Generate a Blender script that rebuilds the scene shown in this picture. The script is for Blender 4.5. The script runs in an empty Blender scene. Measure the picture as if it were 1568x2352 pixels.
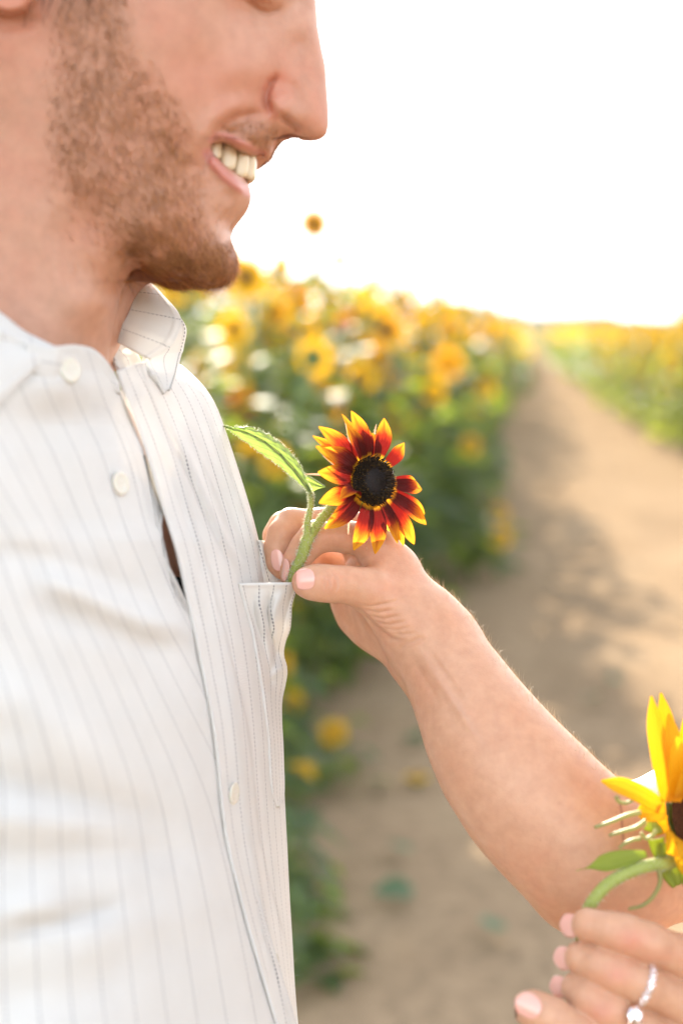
import bpy, bmesh, math, random
import numpy as np
from mathutils import Vector, Matrix

# ------------------------------------------------------------------ camera, world, sun, exposure
SC = bpy.context.scene
COL = SC.collection
CAM_H = 1.45
PITCH = math.radians(7.5)
LENS = 50.0
FOCUS = 0.785
SUN_EL = math.radians(19)
SUN_AZ = math.radians(-7)          # from +Y, positive to the right

cd = bpy.data.cameras.new('camera')
cam_ob = bpy.data.objects.new('camera', cd)
COL.objects.link(cam_ob)
cam_ob.location = (0, 0, CAM_H)
cam_ob.rotation_euler = (math.pi / 2 - PITCH, 0, 0)
cd.lens = LENS
cd.sensor_width = 36
cd.sensor_fit = 'AUTO'
cd.clip_start = 0.02
cd.clip_end = 6000
cd.dof.use_dof = True
cd.dof.focus_distance = FOCUS
cd.dof.aperture_fstop = 3.7
SC.camera = cam_ob

wd = bpy.data.worlds.new('World')
SC.world = wd
wd.use_nodes = True
wn = wd.node_tree
for n in list(wn.nodes):
    wn.nodes.remove(n)
w_out = wn.nodes.new('ShaderNodeOutputWorld')
w_bg = wn.nodes.new('ShaderNodeBackground')
w_sky = wn.nodes.new('ShaderNodeTexSky')
w_sky.sky_type = 'NISHITA'
w_sky.sun_disc = False
w_sky.sun_elevation = SUN_EL
w_sky.sun_rotation = SUN_AZ
w_sky.air_density = 1.0
w_sky.dust_density = 1.6
w_sky.ozone_density = 0.6
w_hs = wn.nodes.new('ShaderNodeMix')
w_hs.data_type = 'RGBA'
w_hs.blend_type = 'MULTIPLY'
w_hs.inputs[0].default_value = 1.0
w_hs.inputs[7].default_value = (1.0, 0.985, 0.955, 1)
w_sat = wn.nodes.new('ShaderNodeHueSaturation')          # hazy evening air: a paler sky
w_sat.inputs['Saturation'].default_value = 0.42
wn.links.new(w_sky.outputs[0], w_sat.inputs['Color'])
wn.links.new(w_sat.outputs[0], w_hs.inputs[6])
w_lim = wn.nodes.new('ShaderNodeVectorMath')                # haze evens out the glare round the low sun
w_lim.operation = 'MINIMUM'
w_lim.inputs[1].default_value = (4.6, 4.6, 4.6)
wn.links.new(w_hs.outputs[2], w_lim.inputs[0])
wn.links.new(w_lim.outputs[0], w_bg.inputs[0])
wn.links.new(w_bg.outputs[0], w_out.inputs[0])
w_bg.inputs[1].default_value = 0.15

sd = bpy.data.lights.new('sun', 'SUN')
sd.energy = 3.6
sd.angle = math.radians(0.6)
sd.color = (1.0, 0.88, 0.71)
sun_ob = bpy.data.objects.new('sun', sd)
COL.objects.link(sun_ob)
sv = Vector((math.sin(SUN_AZ) * math.cos(SUN_EL), math.cos(SUN_AZ) * math.cos(SUN_EL), math.sin(SUN_EL)))
sun_ob.rotation_euler = sv.to_track_quat('Z', 'Y').to_euler()
sun_ob.location = (0, 10, 8)

SC.view_settings.view_transform = 'Standard'
SC.view_settings.look = 'None'
SC.view_settings.gamma = 1
SC.view_settings.exposure = 2.58
SC.cycles.max_bounces = 10
SC.cycles.transparent_max_bounces = 8
SC.cycles.sample_clamp_indirect = 8

# ------------------------------------------------------------------ helpers
KPX = 36.0 / LENS / 2352.0          # metres per layout pixel per metre of depth
_c, _s = math.cos(PITCH), math.sin(PITCH)
R_ = np.array([1.0, 0, 0]); F_ = np.array([0, _c, -_s]); U_ = np.array([0, _s, _c])
C_ = np.array([0, 0, CAM_H])
rng = np.random.default_rng(7)
random.seed(7)


def cs(px, py, d):
    """layout pixel + depth -> camera-space metres (x right, y up, z depth)"""
    px, py, d = np.broadcast_arrays(np.asarray(px, float), np.asarray(py, float), np.asarray(d, float))
    return np.stack([(px - 784) * KPX * d, -(py - 1176) * KPX * d, d], -1)


def c2w(p):
    p = np.asarray(p, float)
    return C_ + p[..., 0:1] * R_ + p[..., 1:2] * U_ + p[..., 2:3] * F_


def W(px, py, d):
    return c2w(cs(px, py, d))


def w2c(p):
    q = np.asarray(p, float) - C_
    return np.stack([q @ R_, q @ U_, q @ F_], -1)


def c2p(p):
    p = np.asarray(p, float)
    return 784 + p[..., 0] / p[..., 2] / KPX, 1176 - p[..., 1] / p[..., 2] / KPX


def mesh_np(name, v, f, mat=None, parent=None, smooth=True, uv=None, mats=None, fm=None):
    """v Nx3 world, f list/array of tris or quads; uv per vertex Nx2"""
    me = bpy.data.meshes.new(name)
    v = np.asarray(v, float)
    if isinstance(f, np.ndarray):
        n = f.shape[1]
        me.vertices.add(len(v)); me.vertices.foreach_set('co', v.astype(np.float32).ravel())
        me.loops.add(f.size); me.loops.foreach_set('vertex_index', f.astype(np.int32).ravel())
        me.polygons.add(len(f))
        me.polygons.foreach_set('loop_start', np.arange(0, f.size, n, dtype=np.int32))
        me.polygons.foreach_set('loop_total', np.full(len(f), n, dtype=np.int32))
        me.update(calc_edges=True)
        me.validate()
    else:
        me.from_pydata([tuple(x) for x in v], [], [tuple(int(i) for i in x) for x in f])
        me.update()
    if uv is not None:
        lay = me.uv_layers.new(name='UVMap')
        li = np.empty(len(me.loops), np.int32)
        me.loops.foreach_get('vertex_index', li)
        lay.data.foreach_set('uv', np.asarray(uv, np.float32)[li].ravel())
    if mats:
        for m in mats:
            me.materials.append(m)
        if fm is not None:
            me.polygons.foreach_set('material_index', np.asarray(fm, np.int32))
    elif mat:
        me.materials.append(mat)
    me.polygons.foreach_set('use_smooth', np.full(len(me.polygons), smooth))
    o = bpy.data.objects.new(name, me)
    COL.objects.link(o)
    if parent is not None:
        o.parent = parent
    return o


def tag(o, label=None, cat=None, group=None, kind=None):
    if label: o['label'] = label
    if cat: o['category'] = cat
    if group: o['group'] = group
    if kind: o['kind'] = kind
    return o


def empty(name, loc=(0, 0, 0)):
    o = bpy.data.objects.new(name, None)
    o.empty_display_size = 0.05
    COL.objects.link(o)
    o.location = loc
    return o


def spline(pts, n, closed=False):
    """Catmull-Rom through pts (M x K), n samples uniform in chord length"""
    P = np.asarray(pts, float)
    if len(P) == 2:
        t = np.linspace(0, 1, n)[:, None]
        return P[0] * (1 - t) + P[1] * t
    L = np.r_[0, np.cumsum(np.linalg.norm(np.diff(P, axis=0), axis=1) + 1e-12)]
    t = np.linspace(0, L[-1], n)
    return cubic(L, P, t)


def cubic(x, Y, t):
    """monotone-ish cubic hermite through (x, Y) at t (Y may be MxK)"""
    x = np.asarray(x, float); Y = np.asarray(Y, float)
    one = Y.ndim == 1
    if one: Y = Y[:, None]
    h = np.diff(x)[:, None]
    dl = np.diff(Y, axis=0) / h
    m = np.empty_like(Y)
    m[1:-1] = (dl[:-1] * h[1:] + dl[1:] * h[:-1]) / (h[1:] + h[:-1])
    m[0] = dl[0]; m[-1] = dl[-1]
    i = np.clip(np.searchsorted(x, t, side='right') - 1, 0, len(x) - 2)
    u = ((t - x[i]) / (x[i + 1] - x[i]))[:, None]
    hh = (x[i + 1] - x[i])[:, None]
    r = (2 * u**3 - 3 * u**2 + 1) * Y[i] + (u**3 - 2 * u**2 + u) * hh * m[i] + (-2 * u**3 + 3 * u**2) * Y[i + 1] + (u**3 - u**2) * hh * m[i + 1]
    return r[:, 0] if one else r


def grid_faces(nr, nc, wrap=False, off=0):
    r = np.arange(nr - 1)[:, None]
    c = np.arange(nc if wrap else nc - 1)[None, :]
    c2 = (c + 1) % nc
    a = r * nc + c; b = r * nc + c2; cc = (r + 1) * nc + c2; d = (r + 1) * nc + c
    return np.stack([a, b, cc, d], -1).reshape(-1, 4) + off


def tube_arrays(pts, rad, nseg=10, caps=True):
    P = np.asarray(pts, float); n = len(P)
    rad = np.broadcast_to(np.asarray(rad, float), (n,))
    T = np.gradient(P, axis=0); T /= np.linalg.norm(T, axis=1, keepdims=True) + 1e-12
    ref = np.array([0.13, 0.31, 0.94])
    if abs(T[0] @ ref) > 0.9: ref = np.array([0.95, 0.2, 0.1])
    N = np.cross(T[0], ref); N /= np.linalg.norm(N)
    V = []
    for i in range(n):
        N = N - T[i] * (N @ T[i]); N /= np.linalg.norm(N) + 1e-12
        B = np.cross(T[i], N)
        a = np.linspace(0, 2 * np.pi, nseg, endpoint=False)
        V.append(P[i] + rad[i] * (np.cos(a)[:, None] * N + np.sin(a)[:, None] * B))
    V = np.concatenate(V)
    Fq = [tuple(x) for x in grid_faces(n, nseg, wrap=True)]
    if caps:
        k = len(V)
        V = np.vstack([V, P[0] - T[0] * rad[0] * .5, P[-1] + T[-1] * rad[-1] * .5])
        for j in range(nseg):
            Fq.append((k, (j + 1) % nseg, j))
            Fq.append((k + 1, (n - 1) * nseg + j, (n - 1) * nseg + (j + 1) % nseg))
    return V, Fq


class MB:
    """collects pieces that become ONE mesh object"""
    def __init__(self): self.v = []; self.f = []; self.uv = []; self.n = 0; self.m = []
    def add(self, v, f, uv=None, m=0):
        v = np.asarray(v, float)
        self.v.append(v)
        f = [tuple(int(i) + self.n for i in x) for x in f]
        self.f += f; self.m += [m] * len(f)
        self.uv.append(np.zeros((len(v), 2)) if uv is None else np.asarray(uv, float))
        self.n += len(v)
        return self
    def tube(self, pts, rad, nseg=10, m=0, caps=True):
        V, Fq = tube_arrays(pts, rad, nseg, caps); return self.add(V, Fq, m=m)
    def build(self, name, mat, parent=None, smooth=True):
        mats = mat if isinstance(mat, list) else [mat]
        return mesh_np(name, np.concatenate(self.v), self.f, parent=parent, smooth=smooth, uv=np.concatenate(self.uv), mats=mats, fm=self.m)


def polydist(px, py, poly):
    """distance from points to a polyline (layout pixels); also fraction along"""
    P = np.asarray(poly, float)
    best = np.full(np.shape(px), 1e9); tt = np.zeros(np.shape(px))
    L = np.r_[0, np.cumsum(np.linalg.norm(np.diff(P[:, :2], axis=0), axis=1))]
    for i in range(len(P) - 1):
        a, b = P[i, :2], P[i + 1, :2]
        d = b - a
        t = np.clip(((px - a[0]) * d[0] + (py - a[1]) * d[1]) / (d @ d), 0, 1)
        q = np.hypot(px - a[0] - t * d[0], py - a[1] - t * d[1])
        m = q < best
        best = np.where(m, q, best); tt = np.where(m, (L[i] + t * (L[i + 1] - L[i])) / L[-1], tt)
    return best, tt


def ridge(px, py, poly, h, sig, fade=0.25):
    """soft ridge or groove along a polyline"""
    d, t = polydist(px, py, poly)
    e = np.clip(np.minimum(t, 1 - t) / fade, 0, 1) if fade > 0 else 1.0
    e = e * e * (3 - 2 * e) if fade > 0 else 1.0
    return h * np.exp(-(d / sig) ** 2) * e


def inside(px, py, poly):
    P = np.asarray(poly, float); r = np.zeros(np.shape(px), bool)
    j = len(P) - 1
    for i in range(len(P)):
        c = ((P[i, 1] > py) != (P[j, 1] > py)) & (px < (P[j, 0] - P[i, 0]) * (py - P[i, 1]) / (P[j, 1] - P[i, 1] + 1e-12) + P[i, 0])
        r ^= c; j = i
    return r


def sstep(a, b, x):
    t = np.clip((x - a) / (b - a), 0, 1); return t * t * (3 - 2 * t)


# ------------------------------------------------------------------ material helpers
def new_mat(name):
    m = bpy.data.materials.new(name); m.use_nodes = True
    nt = m.node_tree
    for n in list(nt.nodes): nt.nodes.remove(n)
    out = nt.nodes.new('ShaderNodeOutputMaterial')
    return m, nt, out


def N(nt, typ, **kw):
    n = nt.nodes.new(typ)
    for k, v in kw.items():
        if k.startswith('i_'):
            key = k[2:]
            n.inputs[int(key) if key.isdigit() else key.replace('_', ' ')].default_value = v
        else: setattr(n, k, v)
    return n


def ramp(nt, fac, stops, interp='LINEAR'):
    r = nt.nodes.new('ShaderNodeValToRGB'); r.color_ramp.interpolation = interp
    el = r.color_ramp.elements
    while len(el) > 1: el.remove(el[-1])
    el[0].position = stops[0][0]; el[0].color = (*stops[0][1], 1)
    for p, c in stops[1:]:
        e = el.new(p); e.color = (*c, 1)
    nt.links.new(fac, r.inputs[0]); return r


def mixc(nt, fac, a, b, mode='MIX'):
    m = nt.nodes.new('ShaderNodeMix'); m.data_type = 'RGBA'; m.blend_type = mode
    for s, v in ((0, fac), (6, a), (7, b)):
        if isinstance(v, (int, float)): m.inputs[s].default_value = v
        elif isinstance(v, tuple): m.inputs[s].default_value = (*v, 1)
        else: nt.links.new(v, m.inputs[s])
    return m.outputs[2]


def math_n(nt, op, a, b=None, clamp=False):
    m = nt.nodes.new('ShaderNodeMath'); m.operation = op; m.use_clamp = clamp
    for i, v in enumerate((a, b)):
        if v is None: continue
        if isinstance(v, (int, float)): m.inputs[i].default_value = v
        else: nt.links.new(v, m.inputs[i])
    return m.outputs[0]


def noise(nt, scale, detail=3, rough=0.5, vec=None, dist=0.0):
    n = nt.nodes.new('ShaderNodeTexNoise'); n.inputs['Scale'].default_value = scale
    n.inputs['Detail'].default_value = detail; n.inputs['Roughness'].default_value = rough
    n.inputs['Distortion'].default_value = dist
    if vec is not None: nt.links.new(vec, n.inputs['Vector'])
    return n


def objco(nt):
    return nt.nodes.new('ShaderNodeTexCoord').outputs['Object']


def bump(nt, h, strength=0.3, dist=0.001):
    b = nt.nodes.new('ShaderNodeBump'); b.inputs['Strength'].default_value = strength
    b.inputs['Distance'].default_value = dist
    nt.links.new(h, b.inputs['Height']); return b.outputs[0]


def leafy(name, col1, col2, trans, scale=40.0, rough=0.55, tw=0.4):
    """thin living tissue: diffuse plus light coming through"""
    m, nt, out = new_mat(name)
    co = objco(nt)
    nz = noise(nt, scale, 3, vec=co)
    c = mixc(nt, nz.outputs[0], col1, col2)
    p = N(nt, 'ShaderNodeBsdfPrincipled'); p.inputs['Roughness'].default_value = rough
    p.inputs['Specular IOR Level'].default_value = 0.3
    nt.links.new(c, p.inputs['Base Color'])
    t = N(nt, 'ShaderNodeBsdfTranslucent'); t.inputs[0].default_value = (*trans, 1)
    mx = N(nt, 'ShaderNodeMixShader'); mx.inputs[0].default_value = tw
    nt.links.new(p.outputs[0], mx.inputs[1]); nt.links.new(t.outputs[0], mx.inputs[2])
    nt.links.new(mx.outputs[0], out.inputs[0])
    return m
# ------------------------------------------------------------------ ground, path, far wood
def xl(Y): return -0.68 + 0.132 * Y       # left edge of the path
def xr(Y): return 1.94 + 0.132 * Y        # right edge
_PY = [3, 6, 8.5, 12, 16, 20, 27, 42, 70, 160]
def pl(Y): return float(np.interp(Y, _PY, [-.28, .05, .55, 1.15, 1.75, 2.40, 3.40, 5.42, 9.2, 21.1]))      # where the plants of either side begin
def pr_(Y): return float(np.interp(Y, _PY, [2.3, 2.7, 3.0, 3.3, 3.7, 4.05, 4.75, 6.45, 9.85, 21.3]))


def mat_soil(name, a, b, c, sc=1.0):
    m, nt, out = new_mat(name)
    co = objco(nt)
    n1 = noise(nt, 0.9 * sc, 5, 0.6, co); n2 = noise(nt, 14 * sc, 4, 0.6, co); n3 = noise(nt, 90, 3, 0.6, co)
    c1 = ramp(nt, n1.outputs[0], [(0.3, a), (0.55, b), (0.75, c)])
    c2 = mixc(nt, 0.55, c1.outputs[0], ramp(nt, n2.outputs[0], [(0.3, (0.35, 0.35, 0.35)), (0.7, (0.75, 0.75, 0.75))]).outputs[0], 'OVERLAY')
    p = N(nt, 'ShaderNodeBsdfPrincipled'); p.inputs['Roughness'].default_value = 0.95
    p.inputs['Specular IOR Level'].default_value = 0.0
    nt.links.new(c2, p.inputs['Base Color'])
    hs = math_n(nt, 'ADD', math_n(nt, 'MULTIPLY', n2.outputs[0], 1.0), math_n(nt, 'MULTIPLY', n3.outputs[0], 0.3))
    nt.links.new(bump(nt, hs, 0.8, 0.03), p.inputs['Normal'])
    nt.links.new(p.outputs[0], out.inputs[0])
    return m


M_GROUND = mat_soil('field_soil', (0.10, 0.07, 0.042), (0.135, 0.095, 0.058), (0.16, 0.115, 0.07))
M_PATH = mat_soil('sandy_path', (0.225, 0.158, 0.100), (0.27, 0.193, 0.123), (0.315, 0.23, 0.15), 1.6)

g = mesh_np('ground', [(-2500, -800, 0), (2500, -800, 0), (2500, 4000, 0), (-2500, 4000, 0)], [(0, 1, 2, 3)], M_GROUND)
tag(g, kind='structure')
ys = np.r_[np.arange(-3, 30, 0.12), np.geomspace(30, 160, 60)]
nc = 42
V = []
for Y in ys:
    jl = 0.10 * math.sin(Y * 3.1) + 0.07 * math.sin(Y * 7.3 + 1)
    jr = 0.10 * math.sin(Y * 2.3 + 2) + 0.08 * math.sin(Y * 6.1)
    xs = np.linspace(min(xl(Y), pl(Y)) - 0.15 + jl, pr_(Y) + 0.15 + jr, nc)
    u = np.linspace(-1, 1, nc)
    z = 0.004 + 0.022 * (1 - u**4) - 0.018 * np.exp(-((u - 0.38) / 0.16)**2) - 0.018 * np.exp(-((u + 0.38) / 0.16)**2)
    z = z + 0.012 * (1 - u**6) * (np.sin(xs * 9 + Y * 5) * np.sin(Y * 8.3 - xs * 4) * 0.5 + 0.5)
    V.append(np.stack([xs, np.full(nc, Y), z], -1))
pth = mesh_np('path', np.concatenate(V), grid_faces(len(ys), nc), M_PATH)
tag(pth, kind='structure')

M_FARWOOD = leafy('far_foliage', (0.04, 0.06, 0.045), (0.06, 0.085, 0.06), (0.03, 0.05, 0.03), 0.2, .8, .15)
v, f = [], []
rs = np.random.default_rng(3)
for i in range(7000):                       # a far wood: leaf clumps in a long low mass
    x = rs.uniform(-230, 330); y = 420 + rs.uniform(0, 45)
    top = 4.4 + 1.4 * math.sin(x * 0.05) + .8 * math.sin(x * 0.17 + 1)
    z = rs.uniform(0, 1) ** 0.7 * top
    s = rs.uniform(0.8, 2.2)
    a = rs.normal(size=3); a /= np.linalg.norm(a); b = np.cross(a, rs.normal(size=3)); b /= np.linalg.norm(b)
    k = len(v); c = np.array([x, y, z])
    v += [c + a * s, c + b * s * .7, c - a * s, c - b * s * .7]; f.append((k, k + 1, k + 2, k + 3))
fw = mesh_np('far_wood', v, f, M_FARWOOD, smooth=False)
tag(fw, kind='stuff')

# ------------------------------------------------------------------ sunflower plants
M_STEM = leafy('plant_stem', (0.10, 0.16, 0.05), (0.14, 0.20, 0.07), (0.12, 0.2, 0.04), 20, tw=0.1)
M_LEAF = leafy('plant_leaf', (0.026, 0.055, 0.024), (0.055, 0.09, 0.04), (0.27, 0.35, 0.035), 18, 0.6, 0.45)
M_LEAFY = leafy('plant_leaf_bright', (0.06, 0.09, 0.02), (0.10, 0.13, 0.03), (0.36, 0.40, 0.04), 18, 0.6, 0.45)
M_PETY = leafy('petal_yellow', (0.72, 0.42, 0.010), (0.78, 0.48, 0.014), (0.58, 0.32, 0.008), 30, 0.6, 0.42)
M_PETO = leafy('petal_orange', (0.64, 0.30, 0.008), (0.70, 0.37, 0.01), (0.62, 0.29, 0.008), 30, 0.6, 0.42)
M_PETR = leafy('petal_rust', (0.28, 0.06, 0.012), (0.42, 0.12, 0.015), (0.5, 0.12, 0.01), 30, 0.55, 0.5)
M_DISC = leafy('disc_brown', (0.05, 0.025, 0.01), (0.12, 0.06, 0.015), (0.05, 0.02, 0.01), 200, 0.9, 0.05)
M_DISCY = leafy('disc_tan', (0.22, 0.11, 0.02), (0.34, 0.18, 0.03), (0.1, 0.05, 0.01), 200, 0.9, 0.05)
M_DEAD = leafy('dry_dark_leaf', (0.018, 0.016, 0.014), (0.04, 0.03, 0.022), (0.02, 0.015, 0.01), 20, 0.7, 0.1)


def leaf_geo(base, dirv, L, Wd, droop, roll, rs):
    nu, nv = 7, 5
    d = np.array(dirv, float); d /= np.linalg.norm(d)
    up = np.array([0, 0, 1.0]); side = np.cross(d, up); side /= np.linalg.norm(side) + 1e-9
    nrm = np.cross(side, d)
    side, nrm = side * math.cos(roll) + nrm * math.sin(roll), nrm * math.cos(roll) - side * math.sin(roll)
    out = []
    p = np.array(base, float); cur = d.copy()
    for i in range(nu):
        u = i / (nu - 1)
        w = Wd * (math.sin(math.pi * min(1, u ** 0.62)) ** 0.8 * 0.98 + 0.02) * (1 - 0.15 * u)
        if u == 1: w = 0.003
        for j in range(nv):
            t = -1 + 2 * j / (nv - 1)
            out.append(p + side * w * t + nrm * (0.22 * w * abs(t) + 0.05 * w * math.sin(9 * u + 3 * t)))
        cur = cur - np.array([0, 0, droop / nu]); cur /= np.linalg.norm(cur)
        p = p + cur * L / (nu - 1)
    return np.array(out), [tuple(x) for x in grid_faces(nu, nv)]


def head_geo(rs, R, npet, rd):
    """flower head in local axes, facing +Z"""
    pet = MB()
    for k in range(npet):
        a = 2 * math.pi * (k + rs.uniform(-.25, .25)) / npet
        L = (R - rd * 0.8) * rs.uniform(.82, 1.1); w = L * rs.uniform(.2, .28)
        lift = rs.uniform(-.15, .5)
        vs = []
        for i in range(5):
            u = i / 4
            ww = w * (math.sin(math.pi * (0.18 + 0.80 * u)) ** 0.7)
            r = rd * 0.8 + L * u; z = lift * L * (u - 0.9 * u * u) + rs.normal() * 0.001
            for t in (-1, 0, 1):
                vs.append((math.cos(a) * r - math.sin(a) * ww * t, math.sin(a) * r + math.cos(a) * ww * t, z - 0.15 * ww * (t == 0)))
        pet.add(vs, [tuple(x) for x in grid_faces(5, 3)])
    disc = MB()
    vs = []; nr, na = 6, 18
    for i in range(nr):
        q = i / (nr - 1)
        for j in range(na):
            a = 2 * math.pi * j / na
            r = rd * (1 - q) + 0.001
            vs.append((math.cos(a) * r, math.sin(a) * r, 0.016 * math.sin(min(1, q * 1.6) * math.pi / 2) + 0.0025 * rs.normal()))
    disc.add(vs, [tuple(x) for x in grid_faces(nr, na, wrap=True)])
    cal = MB()
    vs = []
    for i in range(5):
        q = i / 4
        for j in range(14):
            a = 2 * math.pi * j / 14
            r = rd * (1.15 if i == 0 else 1.05 - 0.85 * q)
            vs.append((math.cos(a) * r, math.sin(a) * r, -0.002 - 0.03 * q))
    cal.add(vs, [tuple(x) for x in grid_faces(5, 14, wrap=True)])
    for k in range(12):
        a = 2 * math.pi * (k + .5) / 12
        ca, sa = math.cos(a), math.sin(a)
        r0, r1 = rd * .95, rd * 1.9
        cal.add([(ca * r0 - sa * .012, sa * r0 + ca * .012, -.006), (ca * r0 + sa * .012, sa * r0 - ca * .012, -.006), (ca * r1, sa * r1, -.02 + rs.normal() * .01)], [(0, 1, 2)])
    return pet, disc, cal


def make_plant(seed, h, nl, heads, leafmat, petmats, low=False, leafL=0.19):
    """an upright sunflower plant; heads = list of (height fraction, reach, azimuth, R)"""
    rs = np.random.default_rng(seed)
    root = empty('sunflower_plant')
    lean = rs.normal(size=2) * 0.05
    ax = np.array([[lean[0] * t * t * h, lean[1] * t * t * h, t * h * 0.97] for t in np.linspace(0, 1, 9)])
    st = MB(); st.tube(ax, np.linspace(0.013, 0.007, 9), 7)
    fo = MB()
    nl = nl + (7 if not low else 0)
    for i in range(nl):
        t = (0.06 if low else 0.10) + 0.86 * (i + rs.uniform(-.3, .3)) / nl
        t = min(max(t, .04), .97)
        b = np.array([np.interp(t, np.linspace(0, 1, 9), ax[:, q]) for q in range(3)])
        a = i * 2.4 + rs.uniform(-.5, .5)
        d = np.array([math.cos(a), math.sin(a), rs.uniform(.1, .7)])
        pl = rs.uniform(.05, .12)
        e = b + d / np.linalg.norm(d) * pl
        st.tube([b, (b + e) / 2 + [0, 0, .01], e], 0.004, 5)
        L = leafL * rs.uniform(.7, 1.3) * (1 - 0.14 * t)
        v, f = leaf_geo(e, d, L, L * rs.uniform(.34, .46), rs.uniform(.5, 1.8), rs.uniform(-.6, .6), rs)
        fo.add(v, f)
    hp = []
    for (hf, reach, az, R) in heads:
        t = hf
        b = np.array([np.interp(min(t, 1) - .12, np.linspace(0, 1, 9), ax[:, q]) for q in range(3)])
        d = np.array([math.cos(az), math.sin(az), 0])
        e = np.array([ax[-1][0] * min(t, 1), ax[-1][1] * min(t, 1), t * h]) + d * reach
        mid = (b + e) / 2 + np.array([0, 0, 0.03]) - d * reach * .2
        st.tube(spline([b, mid, e - d * .012], 7), np.linspace(.007, .005, 7), 6)
        hp.append((e, d, R))
    st.build('stem', M_STEM, root); fo.build('foliage', leafmat, root)
    for i, (e, d, R) in enumerate(hp):
        pm, dm = petmats[i % len(petmats)]
        R = R * .84
        pet, disc, cal = head_geo(rs, R, int(rs.integers(15, 21)), R * rs.uniform(.36, .46))
        hd = cal.build('flower_head', M_STEM, root)
        nod = rs.uniform(-.25, .35)
        z = Vector((d[0], d[1], nod)).normalized()
        hd.rotation_euler = z.to_track_quat('Z', 'Y').to_euler(); hd.location = e
        pet.build('petals', pm, hd); disc.build('disc', dm, hd)
    return root


CAMD = -math.pi / 2      # azimuth that faces the camera
Yp, Op, Rp = (M_PETY, M_DISCY), (M_PETO, M_DISC), (M_PETR, M_DISC)
protos = [
    make_plant(11, 1.50, 22, [(1.0, .06, CAMD + .3, .085), (.86, .12, CAMD - .9, .07), (.72, .14, CAMD + 1.2, .065), (.52, .17, CAMD - .2, .055), (.62, .16, CAMD + .6, .06), (.92, .16, CAMD - .25, .06), (.40, .17, CAMD + .25, .05)], M_LEAF, [Yp]),
    make_plant(12, 1.44, 24, [(1.0, .05, CAMD - .5, .08), (.8, .13, CAMD + .5, .075), (.62, .18, CAMD - .1, .06), (.46, .18, CAMD + .4, .05), (.9, .16, CAMD + .1, .06), (.7, .18, CAMD - .5, .055)], M_LEAF, [Yp, Yp, Op]),
    make_plant(13, 1.47, 22, [(1.0, .06, CAMD + 1.7, .08), (.9, .12, CAMD, .07), (.78, .12, CAMD - 1.6, .07), (.66, .15, CAMD + .6, .06), (.5, .17, CAMD + .1, .05), (.84, .15, CAMD + .4, .055)], M_LEAF, [Yp, Op]),
    make_plant(14, 1.42, 24, [(1.0, .06, CAMD + .1, .075), (.75, .14, CAMD + .9, .07)], M_LEAF, [Rp, Op]),
    make_plant(15, 1.45, 20, [(1.0, .05, CAMD - .6, .115), (.85, .1, CAMD + .2, .10), (.6, .16, CAMD - .3, .065), (.93, .14, CAMD + .5, .07), (.74, .16, CAMD + .8, .06), (.48, .17, CAMD, .055)], M_LEAFY, [Yp, Yp, Op]),
    make_plant(16, 1.20, 22, [(1.0, .05, CAMD + .5, .12), (.84, .12, CAMD - .4, .11), (.7, .1, CAMD, .07), (.94, .14, CAMD - .1, .075), (.78, .15, CAMD + .7, .06), (.55, .16, CAMD - .4, .055)], M_LEAFY, [Yp]),
    make_plant(17, 0.42, 14, [(1.0, .05, CAMD - .3, .06), (.75, .07, CAMD + .5, .05)], M_LEAF, [Yp], True, .13),
    make_plant(18, 0.95, 26, [(.9, .12, CAMD + .2, .06), (.6, .14, CAMD + .7, .06)], M_LEAF, [Yp, Op], True, .2),
    make_plant(19, 0.40, 20, [], M_LEAF, [Yp], True, .15),
]
used_proto = set()


def copy_tree(o, parent=None):
    c = o.copy(); COL.objects.link(c)
    if parent is not None: c.parent = parent
    for ch in list(o.children): copy_tree(ch, c)
    return c


def place(k, x, y, rz, sc, label, group, z=0.0):
    if k in used_proto: o = copy_tree(protos[k])
    else: o = protos[k]; used_proto.add(k)
    o.location = (x, y, z); o.rotation_euler = (0, 0, rz); o.scale = (sc, sc, sc)
    tag(o, label, 'sunflower plant', group)
    return o


rs = np.random.default_rng(21)
GL, GR = 'sunflowers growing left of the path', 'sunflowers growing right of the path'
LB_L = 'blurred flowering sunflower plant in the dense field left of the sandy path'
LB_R = 'blurred flowering sunflower plant in the sunlit rows right of the sandy path'
LB_W = 'blurred small leafy plant without flowers beside the lower edge of the white shirt'
LB_E = 'blurred low leafy sunflower plant at the left border of the sandy path'
stuff_xy = []
nleft = 0
# left field
for row in range(6):
    y = 3.9 + row * 0.42 + 0.3
    while y < 60:
        x = pl(y) - .22 - row * 0.52 + rs.normal() * 0.09
        px = 784 + x / (y * 1.0) / KPX
        if -900 < px <= -150 and y < 16: stuff_xy.append((x, y, 1.15))
        if px > (-150 if y < 16 else 100):
            near = y < 9
            k = int(rs.choice([0, 1, 2, 3, 0, 2, 4] if y < 16 else [0, 1, 2, 4, 5]))
            hs = (1.0 + 0.06 * rs.normal()) * float(np.interp(y, [4, 7, 10, 14, 20], [1.17, 1.17, 1.15, 1.13, 1.09]))
            hs = min(hs, (1.45 + .044 * y) / 1.52)
            if row == 0: hs *= 0.88
            if y < 24 and nleft < 205:
                nleft += 1
                place(k, x, y, rs.normal() * .7, hs, LB_L, GL)
            else: stuff_xy.append((x, y, hs * (1 if y < 40 else .97)))
        y += (0.40 if y < 14 else 0.62) * rs.uniform(.8, 1.2)
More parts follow.
